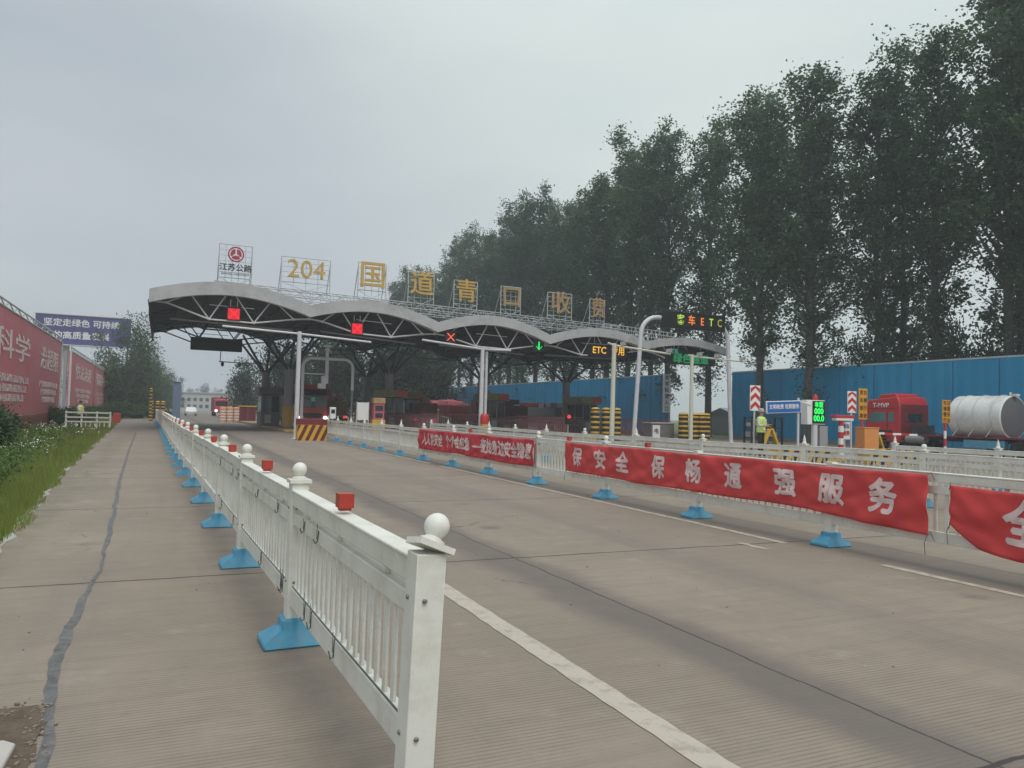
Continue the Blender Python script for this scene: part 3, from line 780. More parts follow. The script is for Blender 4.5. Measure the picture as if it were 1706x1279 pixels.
# round emblem sign
root = thing('emblem_sign', 'open frame sign with red round emblem and 江苏公路 on the left of the roof', 'sign', (4.2, 54.7, 9.95))
sign_frame(-1.05, 1.05, .35, 2.6, -.1, 0, root, 5, 6)
mb = MB(); N = 40
def ring(r0, r1, y0, y1):
    vs = []; fs = []
    for k in range(N):
        t = 2 * math.pi * k / N
        for r, yy in ((r0, y0), (r1, y0), (r1, y1), (r0, y1)): vs.append((r * math.sin(t), yy, 1.93 + r * math.cos(t)))
    for k in range(N):
        k2 = (k + 1) % N
        for q in range(4): fs.append((4 * k + q, 4 * k + (q + 1) % 4, 4 * k2 + (q + 1) % 4, 4 * k2 + q))
    mb.add(vs, fs)
ring(.43, .52, -.14, -.06)
for k in range(3):                       # three inner sectors
    t0 = 2 * math.pi * (k / 3) + .14; t1 = 2 * math.pi * ((k + 1) / 3) - .14
    poly_ = [(.06 * math.sin((t0 + t1) / 2), 1.93 + .06 * math.cos((t0 + t1) / 2))] + [(.36 * math.sin(t0 + (t1 - t0) * q / 8), 1.93 + .36 * math.cos(t0 + (t1 - t0) * q / 8)) for q in range(9)]
    mb.prism(poly_, -.14, -.07)
mb.build('emblem', mat('emblem_red', (.42, .035, .06), .45), root)
text_on('lettering', '江苏公路', .52, M['dark'], root, (0, -.10, 1.0), bold=.02, depth=.03)
text_on('small_lettering', 'JIANGSU HIGHWAY', .20, M['dark'], root, (0, -.10, .58), bold=.01, depth=.02)

# ------------------------------------------------------------------ lane signals hung on the front truss
def lane_light(x, z, s_, sym, m, label):
    root = thing('lane_signal', label, 'lane signal', (x, 50.62, z), group='lane signals under the canopy front')
    mb = MB(); mb.box((0, .1, 0), (s_, .2, s_)); mb.box((0, -.06, s_ / 2 + .02), (s_ + .04, .16, .04)); mb.build('housing', M['screen'], root, bevel=.02)
    mb = MB()
    if sym == 'x':
        for sg in (1, -1): mb.bar((-.30 * s_, -.012, -.3 * s_ * sg), (.30 * s_, -.012, .3 * s_ * sg), .17 * s_, .02)
    elif sym == 'X':
        for sg in (1, -1): mb.bar((-.36 * s_, -.012 - .003 * sg, -.36 * s_ * sg), (.36 * s_, -.012 - .003 * sg, .36 * s_ * sg), .40 * s_, .02)
    else:
        mb.bar((0, -.012, .34 * s_), (0, -.012, -.32 * s_), .11 * s_, .02)
        for sg in (1, -1): mb.bar((0, -.016, -.36 * s_), (sg * .28 * s_, -.016, -.06 * s_), .11 * s_, .02)
    mb.build('light', m, root)
    if sym == 'X':
        mb = MB(); mb.box((0, -.003, 0), (.86 * s_, .006, .86 * s_)); mb.build('glow_panel', M['ledredpanel'], root)
    mb = MB(); mb.cyl((-.25 * s_, .1, s_ / 2), (-.25 * s_, .1, s_ / 2 + .5), .025, n=6); mb.cyl((.25 * s_, .1, s_ / 2), (.25 * s_, .1, s_ / 2 + .5), .025, n=6); mb.build('hanger', M['tube'], root)
lane_light(3.9, 7.40, .80, 'X', M['ledred'], 'leftmost lane signal glowing solid red under the first arch')
lane_light(11.65, 7.02, .80, 'X', M['ledred'], 'solid red lane signal under the second arch')
lane_light(18.25, 6.90, .85, 'x', M['ledredx'], 'lane signal with a bright orange red cross under the third arch')
lane_light(25.15, 6.72, .85, 'v', M['ledgreen'], 'lane signal with a green downward arrow by the third cusp')
def led_board(name, label, loc, w_, h_, rows, d_=.25, back=None):
    root = thing(name, label, 'display board', loc)
    mb = MB(); mb.box((0, d_ / 2, 0), (w_, d_, h_)); mb.build('cabinet', M['screen'], root, bevel=.02)
    for (s, size, dx, dz, m, sx) in rows:
        text_on('lettering', s, size, m, root, (dx, -.006, dz), bold=.012, depth=.003, sx=sx)
    return root
r_ = led_board('led_board', 'dark display board with amber letters ETC and two characters under the fourth arch', (31.1, 50.55, 6.66), 3.5, .92,
          [('ETC', .72, -.82, 0, M['ledamber'], .95), ('专用', .72, .85, 0, M['ledamber'], .85)])
mb = MB(); mb.cyl((-1.2, .12, .45), (-1.2, .12, 1.2), .03, n=6); mb.cyl((1.2, .12, .45), (1.2, .12, 1.0), .03, n=6); mb.build('hanger', M['tube'], r_)
r_ = led_board('led_board', 'dim green display board under the rightmost arch', (38.9, 50.55, 6.6), 4.9, 1.25,
          [('货车', .45, -1.7, .38, M['ledteal'], 1.0), ('绿色通道', .80, .0, -.18, M['ledgreendim'], 1.1)])
mb = MB(); mb.cyl((-1.6, .12, .6), (-1.6, .12, 1.2), .03, n=6); mb.cyl((1.6, .12, .6), (1.6, .12, 1.1), .03, n=6); mb.build('hanger', M['tube'], r_)

# ------------------------------------------------------------------ gantry with the amber display, right side
root = thing('sign_gantry', 'white pipe gantry arch with two leaning legs carrying the upper display board', 'gantry', (31.9, 42, 0))
for sg, x0, x1 in ((-1, -4.05, -3.65), (1, 3.92, 3.5)):
    mb = MB(); pts = [(x0, 0, 0), (x0 + (x1 - x0) * .5, 0, 3.5), (x1, 0, 7.0)]
    for k in range(1, 7):
        a = k / 6 * math.pi / 2
        pts.append((x1 - sg * 1.25 * (1 - math.cos(a)), 0, 7.0 + 1.25 * math.sin(a)))
    mb.tube(pts, .14, 12); mb.cyl((x0, 0, 0), (x0, 0, .05), .35, n=12); mb.build('leg', M['pole'], root)
mb = MB(); mb.cyl((-2.4, 0, 8.25), (2.3, 0, 8.25), .15, n=12); mb.build('crossbar', M['pole'], root)
led_board('led_board', 'upper display board reading 客车ETC in amber and yellow above the right arch', (32.35, 41.72, 8.16), 5.15, 1.12,
          [('客', .72, -1.15, 0, M['ledyellowgreen'], .85), ('车', .72, -.25, 0, M['ledorange'], .85), ('E', .72, .62, 0, M['ledorange'], .8), ('T', .72, 1.38, 0, M['ledyellowgreen'], .8), ('C', .72, 2.1, 0, M['ledolive'], .8)])
# camera poles with arms
def cam_pole(label, x, y_, h, arm0, arm1, dz0, dz1, lean=0.0, r=.11, cams=(), m='pole', twin=False):
    root = thing('camera_pole', label, 'pole', (x, y_, 0), group='white camera poles in front of the canopy')
    mb = MB(); mb.tube([(0, 0, 0), (lean * h, 0, h)], [r, r * .85], 12); mb.lathe([(r * 1.9, 0), (r * 1.9, .03), (r * 1.1, .05)], n=12); mb.build('post', M[m], root)
    if twin:
        mb = MB(); mb.tube([(.42, .3, 0), (.42 + lean * h, .3, h - .25)], [r * .7, r * .6], 10); mb.build('post', M[m], root)
    mb = MB(); mb.tube([(arm0, 0, h + dz0), (lean * h, 0, h - .12), (arm1, 0, h + dz1)], r * .42, 8); mb.build('arm', M[m], root)
    for cx in cams:
        f = cx / arm1 if cx > 0 else cx / arm0
        z = h - .12 + ((dz1 if cx > 0 else dz0) + .12) * f
        mb = MB(); mb.box((cx, -.12, z + .16), (.16, .42, .17)); mb.cyl((cx, 0, z), (cx, 0, z + .1), .05, n=8); mb.box((cx, -.2, z + .26), (.2, .5, .03)); mb.build('camera', M['pole'], root, bevel=.015)
    return root
cam_pole('tall white pole with a long crossarm beside the striped crash barrier', 6.62, 42.2, 5.75, -3.9, 3.9, .02, -.33, -.0, .13)
cam_pole('twin white pole with yellow foot under the third arch', 18.8, 46, 5.9, -4.1, 2.0, .22, -.1, .0, .15, twin=True)
cam_pole('cream camera pole with cameras on its right-hand arm, left of the gantry', 24.95, 40, 6.1, -.4, 4.2, .0, -.42, .008, .15, cams=(.6, 4.0), m='polewarm')
cam_pole('slim white camera pole between the gantry legs with two cameras on its arm', 30.85, 40, 5.75, -.3, 4.3, -.05, -.25, .0, .13, cams=(.5, 1.9, 4.0), m='polewarm')
# white detection portal over the second lane
root = thing('detection_portal', 'rounded white pipe portal with a camera stem over the dark red truck', 'portal', (10.7, 55, 0))
mb = MB(); pts = [(-1.75, 0, 0), (-1.75, 0, 4.6)]
for k in range(1, 6): a = k / 5 * math.pi / 2; pts.append((-1.75 + .6 * (1 - math.cos(a)), 0, 4.6 + .6 * math.sin(a)))
for k in range(0, 6): a = k / 5 * math.pi / 2; pts.append((1.15 + .6 * math.sin(a), 0, 4.6 + .6 * math.cos(a)))
pts.append((1.75, 0, 3.0)); mb.tube(pts, .11, 10); mb.build('hoop', M['pole'], root)
mb = MB(); mb.cyl((1.75, 0, 0), (1.75, 0, 3.0), .06, n=8); mb.build('leg', M['column'], root)
mb = MB(); mb.cyl((-.1, 0, 3.5), (-.1, 0, 6.0), .13, n=10); mb.box((-.1, -.05, 6.1), (.55, .3, .14)); mb.box((-.1, -.05, 5.85), (.34, .25, .16)); mb.box((-.25, -.1, 3.7), (.45, .4, .55)); mb.box((-.45, -.1, 3.25), (.5, .5, .35)); mb.cyl((-1.7, 0, 4.1), (-.1, 0, 4.1), .05, n=8); mb.build('camera_stem', M['pole'], root)

# ------------------------------------------------------------------ striped things
def stripes(name, w_, h_, d_, n, root, ma, mb_, loc=(0, 0, 0), slant=0.0, chevron=False):
    """upright face (front looks to -Y) cut into slanted stripes"""
    mb = MB(); x0 = -w_ / 2
    def clipx(x): return max(-w_ / 2, min(w_ / 2, x))
    mb.box((loc[0], loc[1] + d_ / 2, loc[2] + h_ / 2), (w_, d_, h_))
    s2 = mb; mb.cur = 1; sw = w_ / (2 * n)
    for k in range(-2 * n, 4 * n, 2):
        a = x0 + k * sw
        for (za, zb) in [(j / 8 * h_, (j + 1) / 8 * h_) for j in range(8)]:
            def off(z): return slant * (abs(z - h_ / 2) if chevron else z)
            q = [clipx(a + off(za)), clipx(a + sw + off(za)), clipx(a + sw + off(zb)), clipx(a + off(zb))]
            if q[1] - q[0] < 1e-4 and q[2] - q[3] < 1e-4: continue
            s2.add([(loc[0] + q[0], loc[1] - .004, loc[2] + za), (loc[0] + q[1], loc[1] - .004, loc[2] + za), (loc[0] + q[2], loc[1] - .004, loc[2] + zb), (loc[0] + q[3], loc[1] - .004, loc[2] + zb)], [(0, 1, 2, 3)])
    return s2.build(name, [ma, mb_], root, smooth=False, fix=False)
root = thing('crash_barrier', 'low crash barrier with yellow and dark red slanted stripes before the truck', 'barrier', (7.1, 40.0, 0))
stripes('block', 1.5, .80, .6, 4, root, M['yellow'], M['truckdark'], slant=.45)
mb = MB(); mb.box((0, .35, .95), (1.55, .3, .32)); mb.build('bumper_beam', M['truckdark'], root, bevel=.02)
# ------------------------------------------------------------------ islands and booths
def island(name, label, x0, x1, y0, y1, nose=True):
    root = thing(name, label, 'traffic island', ((x0 + x1) / 2, y0, 0))
    w_ = (x1 - x0) / 2; L = y1 - y0
    po = [(-w_, .9), (-w_ * .6, .25), (0, 0), (w_ * .6, .25), (w_, .9), (w_, L), (-w_, L)]
    k = MB(); k.prism(po, 0, .18, 'z'); k.cur = 1; pts = [(-w_, L), (-w_, .9), (-w_ * .6, .25), (0, 0), (w_ * .6, .25), (w_, .9), (w_, L)]
    for (a, b_) in zip(pts, pts[1:]):
        d = Vector((b_[0] - a[0], b_[1] - a[1], 0)); n_ = max(1, int(d.length / .5))
        for q in range(n_):
            if q % 2 == 0 or n_ == 1:
                pa = Vector((a[0], a[1], .115)) + d * q / n_; pb = pa + d / n_
                k.bar(pa, pb, .03, .15)
    k.build('slab', [M['concrete'], M['yellow']], root)
    return root
island('toll_island', 'long toll island left of the dark red truck', 7.6, 9.6, 52, 95)
island('toll_island', 'toll island under the third cusp with an olive roofed booth', 16.2, 18.2, 48, 78)
island('toll_island', 'toll island below the green arrow signal', 24.8, 26.8, 44, 78)
island('toll_island', 'toll island below the amber display board', 33.3, 35.3, 44, 78)
def booth(label, x, y_, rz=0, roofm='olive'):
    root = thing('toll_booth', label, 'toll booth', (x, y_, .18), rz, group='toll booths on the islands')
    mb = MB(); mb.box((0, 0, .55), (1.5, 2.8, 1.1)); 
    for sx in (-1, 1):
        for sy in (-1, 1): mb.box((sx * .70, sy * 1.35, 1.75), (.10, .10, 1.3))
    mb.box((0, 0, 2.45), (1.5, 2.8, .1)); mb.build('wall', M['booth'], root, bevel=.02)
    for (c, d) in (((0, -1.37, 1.75), (1.3, .03, 1.3)), ((-.72, 0, 1.75), (.03, 2.6, 1.3)), ((.72, 0, 1.75), (.03, 2.6, 1.3)), ((0, 1.37, 1.75), (1.3, .03, 1.3))):
        g = MB(); g.box(c, d); w2 = g.build('window', M['glass'], root)
        f = MB()
        if d[0] > 1: f.box((0, c[1] - .012 if c[1] < 0 else c[1] + .012, 1.75), (.05, .05, 1.3))
        else: f.box((c[0], 0, 1.75), (.05, .05, 1.3)); f.box((c[0], 0, 1.3), (.06, 2.6, .05))
        f.build('frame', M['boothpale'], w2)
    mb = MB(); mb.box((0, 0, 2.85), (2.1, 3.4, .6), taper=.92); mb.build('roof', M[roofm], root, bevel=.03)
    if roofm == 'olive':
        mb = MB(); mb.box((.5, -1.74, 2.86), (.9, .04, .42)); mb.build('roof_plate', M['signred'], root)
        mb = MB(); mb.box((.2, -.9, 1.5), (.5, .3, .4)); mb.box((-.35, -.6, 1.35), (.4, .4, .5)); mb.build('desk_equipment', M['boothpale'], root)
    mb = MB(); mb.box((-.2, -1.40, .55), (.5, .04, .7)); mb.build('notice_panel', M['boothpale'], root)
    return root
booth('dark toll booth on the island beside the left lane', 8.2, 67, roofm='booth')
booth('toll booth with olive roof behind the twin pole', 17.2, 62)
booth('toll booth with olive roof in the middle of the canopy', 25.8, 61)
booth('toll booth with olive roof near the right end of the canopy', 34.3, 60)
booth('rear toll booth with olive roof between twin pole and middle booth', 20.6, 68)
def railing(label, x, y0, y1, m='maroon', h=1.25):
    root = thing('island_railing', label, 'railing', (x, y0, .0), group='maroon railings on the toll islands')
    L = y1 - y0; n_ = int(L / .28); mb = MB()
    for k in range(n_ + 1): mb.box((0, L * k / n_, .18 + h / 2), (.05, .07, h))
    mb.build('bars', M[m], root)
    mb = MB(); mb.box((0, L / 2, .18 + h), (.07, L, .08)); mb.box((0, L / 2, .45), (.06, L, .06)); mb.build('rails', M[m], root)
    return root
railing('maroon railing on the island under the third cusp', 17.1, 49.5, 60)
railing('maroon railing on the island below the green arrow', 25.7, 47, 59)
railing('maroon railing on the island below the amber board', 34.2, 47, 58)
def cross_rail(label, x0, x1, y_, m, h=1.4):
    root = thing('lane_gate', label, 'gate', (x0, y_, 0), group='lane gates closing the shut lanes')
    W_ = x1 - x0; mb = MB(); n_ = int(W_ / .16)
    for k in range(n_ + 1): mb.box((W_ * k / n_, 0, h / 2 + .08), (.045, .045, h - .1))
    mb.build('bars', M[m], root); mb = MB()
    for z in (.16, h * .55, h): mb.box((W_ / 2, 0, z), (W_, .06, .07))
    mb.build('rails', M[m], root)
cross_rail('dark red lattice gate closing the lane right of the truck', 13.2, 16.4, 58, 'maroon', 1.6)
cross_rail('dark red lattice gate closing the lane behind the twin pole', 18.4, 24.2, 57, 'maroon', 1.5)
cross_rail('dark red lattice gate closing the lane below the amber board', 27.0, 33.0, 58, 'maroon', 1.5)
def cyl_stack(name, label, x, y_, spots, h, n_, r, cat='crash cushion', caps=True, a='black', b='yellow'):
    root = thing(name, label, cat, (x, y_, 0))
    for (dx, dy) in spots:
        A = MB(); A.cyl((dx, dy, 0), (dx, dy, h), r * .9, n=14); c = A.build('core', M[a], root)
        Bm = MB()
        for k in range(n_):
            z = h * (k + .5) / n_
            Bm.lathe([(r * .9, z - h * .21 / n_), (r, z - h * .12 / n_), (r, z + h * .12 / n_), (r * .9, z + h * .21 / n_)], (dx, dy, 0), 14)
        if caps: Bm.lathe([(r * .8, h - .02), (r, h + .02), (r * .8, h + .1), (r * .3, h + .14)], (dx, dy, 0), 14)
        Bm.build('band', M[b], c)
    return root
cyl_stack('crash_cushion', 'yellow and black ringed posts in a row behind the cream camera pole', 27.6, 45, [(-.85, 0), (0, 0), (.85, 0), (-.4, .8), (.45, .8)], 2.1, 6, .30)
cyl_stack('crash_cushion', 'round cluster of yellow and black ringed barrels below the green display board', 33.45, 43, [(-.9, 0), (-.3, -.3), (.35, -.3), (.95, 0), (-.5, .6), (.5, .6)], 1.9, 6, .34)
cyl_stack('crash_cushion', 'orange and white stacked crash cushion at the far end of the left island', 6.6, 88, [(-.5, 0), (.2, 0), (.9, .2)], 1.5, 5, .38, a='signwhite', b='orangebox')
cyl_stack('crash_cushion', 'yellow and black ringed posts at the far end of the left guardrail', -.3, 88, [(-.6, 0), (0, .1), (.5, 0)], 1.9, 6, .22)
cyl_stack('marker_post', 'thin black and yellow marker post rising above the far guardrail end', -.95, 86, [(0, 0)], 3.2, 9, .13, cat='post')
mb = MB(); root = thing('cabinet', 'brown control cabinet behind the orange and white crash cushion', 'cabinet', (8.4, 86, .18))
mb.box((0, 0, .75), (1.6, .8, 1.5)); mb.build('body', M['hoardbase'], root, bevel=.03); mb = MB(); mb.box((0, 0, 1.55), (1.8, 1, .12)); mb.build('lid', M['yellow'], root, bevel=.02)
mb = MB(); mb.box((-.4, -.41, .75), (.7, .02, 1.3)); mb.box((.4, -.41, .75), (.7, .02, 1.3)); mb.build('door', M['darkred'], root)
root = thing('gantry_post', 'blue grey steel post standing at the far end of the left guardrail', 'post', (1.45, 86, 0))
mb = MB(); mb.box((0, 0, 2.0), (.75, .75, 4.0)); mb.build('shaft', M['bluecol'], root, bevel=.03); mb = MB(); mb.box((0, 0, .15), (1.1, 1.1, .3)); mb.box((0, 0, 4.03), (.9, .9, .08)); mb.build('plate', M['bluecol'], root, bevel=.02)
root = thing('light_pole', 'thin pale lamp post far behind the left arch', 'lamp post', (11.5, 120, 0))
mb = MB(); mb.cyl((0, 0, 0), (0, 0, 10), .22, .14, 8); mb.build('shaft', M['pole'], root); mb = MB(); mb.tube([(0, 0, 10), (0, 0, 10.6), (-1.8, 0, 11)], .09, 6); mb.box((-2.1, 0, 11), (.9, .35, .14)); mb.build('lamp_arm', M['pole'], root)
# decorated lane post, white notice board
root = thing('lane_terminal', 'pink and yellow lane terminal left of the maroon gate', 'terminal', (13.6, 52, 0))
mb = MB(); mb.box((0, 0, .5), (.9, .7, 1.0)); mb.build('foot', M['yellow'], root, bevel=.02)
mb = MB(); mb.box((0, 0, 1.55), (.75, .6, 1.1)); mb.build('body', mat('pink_panel', (.5, .12, .16), .5, var=.3, vscale=4), root, bevel=.02)
mb = MB(); mb.box((0, -.31, 1.8), (.55, .03, .35)); mb.box((0, -.31, 1.3), (.5, .03, .3)); mb.build('screen', M['glass'], root)
mb = MB(); mb.box((.0, 0, 2.3), (.85, .7, .4)); mb.build('hood', M['rust'], root, bevel=.03)
root = thing('notice_board', 'white notice board on a post between truck and pink terminal', 'notice board', (12.55, 52, 0))
mb = MB(); mb.box((0, 0, 1.55), (.75, .08, 1.2)); mb.build('board', M['signwhite'], root, bevel=.01); mb = MB(); mb.cyl((-.4, .02, 0), (-.4, .02, 2.2), .04, n=8); mb.cyl((.4, .02, 0), (.4, .02, 2.2), .04, n=8); mb.build('leg', M['pole'], root)
root = thing('card_reader', 'small white card reader post right of the dark red truck', 'card reader', (9.7, 48, 0))
mb = MB(); mb.cyl((0, 0, 0), (0, 0, 1.1), .06, n=8); mb.build('post', M['pole'], root); mb = MB(); mb.box((0, 0, 1.4), (.36, .3, .72)); mb.build('head', M['signwhite'], root, bevel=.03); mb = MB(); mb.box((0, -.153, 1.5), (.24, .01, .25)); mb.build('screen', M['screen'], root)
root = thing('traffic_post', 'yellow and red foot post at the base of the twin pole', 'post', (18.9, 45.6, 0))
mb = MB(); mb.cyl((0, 0, 0), (0, 0, 1.5), .26, n=12); mb.build('sleeve', M['yellow'], root); mb = MB(); mb.lathe([(.27, .95), (.28, 1.0), (.28, 1.45), (.2, 1.6)], n=12); mb.build('cap', M['signred'], root)
# hanging dark panels / speakers under the canopy
root = thing('signal_head', 'small signal post with a red lamp in front of the middle booth', 'traffic light', (25.2, 46, 0))
mb = MB(); mb.cyl((0, 0, 0), (0, 0, 1.1), .05, n=8); mb.build('post', M['column'], root)
mb = MB(); mb.box((0, 0, 1.4), (.36, .25, .7)); mb.build('housing', M['screen'], root, bevel=.03); mb = MB(); mb.cyl((0, -.13, 1.55), (0, -.16, 1.55), .12, n=12); mb.build('lamp', M['ledred'], root)
# ------------------------------------------------------------------ vehicles
def wheel(root, x, y_, r, w_, name='wheel'):
    mb = MB(); prof = [(r * .55, -w_ / 2), (r * .92, -w_ / 2), (r, -w_ * .36), (r, w_ * .36), (r * .92, w_ / 2), (r * .55, w_ / 2)]
    mb.lathe(prof, n=20); me = mb.mesh(name, M['tyre']); me.transform(Matrix.Rotation(R(90), 4, 'Y'))
    o = link(name, me, root, (x, y_, r))
    mb = MB(); mb.lathe([(r * .55, -w_ * .4), (r * .5, -w_ * .44), (r * .2, -w_ * .3), (r * .18, -w_ * .5), (r * .02, -w_ * .5), (r * .02, w_ * .5), (r * .18, w_ * .5), (r * .2, w_ * .3), (r * .5, w_ * .44), (r * .55, w_ * .4)], n=16)
    me = mb.mesh('rim', M['rim']); me.transform(Matrix.Rotation(R(90), 4, 'Y')); link('rim', me, o)
    return o
# dark red truck facing us in the second lane
root = thing('truck', 'dark red truck facing the camera with both headlights lit under the canopy', 'truck', (11.05, 62.5, 0))
mb = MB(); mb.prism([(0, .75), (0, 1.7), (.10, 2.6), (.30, 3.35), (.6, 3.6), (2.2, 3.6), (2.2, .75)], -1.22, 1.22, 'x'); mb.build('cab', M['truckred'], root, bevel=.06)
mb = MB(); mb.prism([(-.012, 1.72), (.092, 2.62), (.24, 3.2), (.27, 3.2), (.12, 2.62), (.02, 1.72)], -1.08, 1.08, 'x'); mb.build('windscreen', M['glass'], root)
mb = MB(); mb.box((0, -.03, 1.5), (2.1, .06, .40)); mb.build('front_panel', mat('truck_orange_red', (.62, .10, .04), .4), root, bevel=.02)
mb = MB(); mb.box((0, -.03, 1.12), (1.6, .05, .36)); 
for k in range(5): mb.box((0, -.06, .98 + k * .07), (1.5, .03, .025))
mb.build('grille', M['dark'], root)
mb = MB(); mb.box((0, -.12, .62), (2.45, .35, .42)); mb.build('bumper', M['truckdark'], root, bevel=.04)
for s_ in (-1, 1):
    mb = MB(); mb.cyl((s_ * .95, -.30, .93), (s_ * .95, -.22, .93), .15, n=14); mb.build('headlight', M['lamp'], root)
    mb = MB(); mb.box((s_ * 1.5, .1, 2.35), (.2, .14, .7)); mb.bar((s_ * 1.2, .2, 2.7), (s_ * 1.5, .1, 2.7), .05); mb.build('mirror', M['dark'], root, bevel=.03)
mb = MB(); mb.box((0, 6.4, 2.25), (2.45, 8.0, 2.5)); mb.build('cargo_box', M['dark'], root, bevel=.03)
mb = MB(); mb.box((0, 5.6, .85), (.9, 9.6, .25)); mb.build('chassis', M['dark'], root)
for y_ in (1.2, 7.5, 8.8):
    for s_ in (-1, 1): wheel(root, s_ * 1.02, y_, .5, .34)
text_on('marker', '优', .34, M['ledgreendim'], root, (.0, .02, 2.35), depth=.004)  # glowing green glyph put in for a green light reflected on the windscreen
mb = MB(); mb.box((0, -.02, 3.42), (.7, .03, .16)); mb.build('roof_sign', M['signred'], root)
# red tractor with the big tank on the far right, driving away
root = thing('tanker_truck', 'red truck pulling a short white tank with a grey round end', 'truck', (40.2, 25.4, 0))
mb = MB(); mb.prism([(5.85, .55), (5.85, 2.85), (6.05, 3.25), (8.05, 3.05), (8.2, 2.6), (8.3, 1.5), (8.3, .5), (7.7, .5), (7.6, .95), (6.9, 1.0), (6.75, .6)], -1.2, 1.2, 'x'); mb.build('cab', M['truckred'], root, bevel=.07)
mb = MB(); mb.prism([(6.2, 3.25), (7.6, 3.12), (7.4, 3.38), (6.4, 3.45)], -.95, .95, 'x'); mb.build('roof_fairing', M['truckred'], root, bevel=.06)
mb = MB(); mb.prism([(6.85, 1.75), (6.85, 2.32), (7.55, 2.32), (7.95, 2.2), (8.0, 1.75)], -1.215, -1.19, 'x'); d_ = mb.build('side_window', M['tealglass'], root)
mb = MB(); mb.prism([(6.25, 1.75), (6.25, 2.30), (6.62, 2.30), (6.62, 1.75)], -1.215, -1.19, 'x'); mb.build('side_window', M['tealglass'], root)
mb = MB(); mb.box((0, 5.80, 2.0), (1.2, .06, .5)); mb.build('rear_window', M['glass'], root)
mb = MB(); mb.box((0, 5.82, 1.75), (2.3, .05, 2.1)); mb.build('rear_panel', M['truckdark'], root, bevel=.03)
mb = MB(); mb.box((-1.22, 6.72, 1.55), (.03, .25, .05)); mb.build('door_handle', M['dark'], root)
mb = MB(); mb.box((-1.212, 6.70, 1.65), (.012, .02, 1.5)); mb.box((-1.212, 7.62, 1.72), (.012, .02, .9)); mb.box((-1.214, 7.0, 2.52), (.012, 1.9, .03)); mb.box((-1.215, 7.2, 1.18), (.02, 1.7, .16)); mb.build('trim', M['dark'], root)
mb = MB(); mb.cyl((-1.02, 4.3, .78), (-1.02, 5.5, .78), .24, n=14); mb.build('air_tank', M['rim'], root, bevel=.03)
mb = MB(); mb.box((0, 5.3, 1.25), (1.6, .3, .7)); mb.tube([(-.3, 5.5, 1.9), (-.25, 4.9, 1.3), (-.2, 4.3, 1.1)], .03, 6); mb.tube([(.3, 5.5, 1.9), (.3, 4.8, 1.2), (.2, 4.2, 1.1)], .03, 6); mb.build('hose_rack', M['dark'], root)
mb = MB(); mb.box((-1.19, 7.1, .82), (.12, 1.2, .08)); mb.box((-1.19, 7.1, .62), (.12, 1.2, .08)); mb.build('step', M['truckdark'], root)
text_on('lettering', 'T-MVP', .36, M['signwhite'], root, (-1.222, 7.15, 2.72), face='-x', bold=.015, depth=.004, sx=1.1)
mb = MB(); mb.tube([(-1.25, 8.2, 2.7), (-1.5, 8.35, 2.7), (-1.5, 8.35, 2.5)], .03, 6); mb.box((-1.5, 8.32, 2.25), (.12, .22, .6)); mb.build('mirror', M['dark'], root, bevel=.02)
mb = MB(); mb.box((0, 3.1, .86), (.9, 9.0, .22)); mb.build('chassis', M['dark'], root, bevel=.02)
mb = MB(); mb.box((0, 1.2, 1.03), (2.4, 6.6, .10)); mb.build('deck', M['truckdark'], root, bevel=.01)
mb = MB(); mb.box((-1.0, .9, .68), (.35, 2.2, .42)); mb.build('side_guard', M['bluebase'], root, bevel=.02)
mb = MB(); mb.cyl((0, .05, 2.12), (0, 2.95, 2.12), 1.14, n=40)
tk = mb.build('tank', M['tank'], root, bevel=.05)
mb = MB(); prof = [(1.10, 0.04), (1.08, 0.0), (.8, -.07), (.4, -.11), (.02, -.12)]
mb.lathe([(1.12, .06)] + prof, n=40); me = mb.mesh('end_plate', M['tankend']); me.transform(Matrix.Translation((0, .05, 2.12)) @ Matrix.Rotation(R(-90), 4, 'X'))
link('end_plate', me, tk)
mb = MB()
for y_ in (.55, 1.5, 2.4):
    mb.tube([(1.16 * math.cos(a) , y_, 2.12 + 1.16 * math.sin(a)) for a in [R(-30 + 240 * k / 24) for k in range(25)]], .025, 6)
    for s_ in (-1, 1): mb.cyl((s_ * 1.0, y_, 1.52), (s_ * 1.17, y_ + .25, 1.05), .025, n=6)
mb.build('strap', M['railpale'], tk)
mb = MB(); mb.box((0, -.02, 3.27), (.3, .3, .14)); mb.cyl((-.2, .12, 3.24), (-.2, .12, 3.42), .05, n=8); mb.build('lifting_lug', M['tank'], tk, bevel=.02)
for y_ in (-.9, .3, 5.2, 7.3):
    for s_ in (-1, 1): wheel(root, s_ * .98, y_, .48, .36)
mb = MB(); mb.cyl((-.85, -2.02, .95), (-.85, -1.95, .95), .09, n=12); mb.build('tail_lamp', M['lamp'], root)
mb = MB(); mb.box((0, -1.95, .92), (2.4, .12, .22)); mb.build('rear_beam', M['truckdark'], root, bevel=.02)
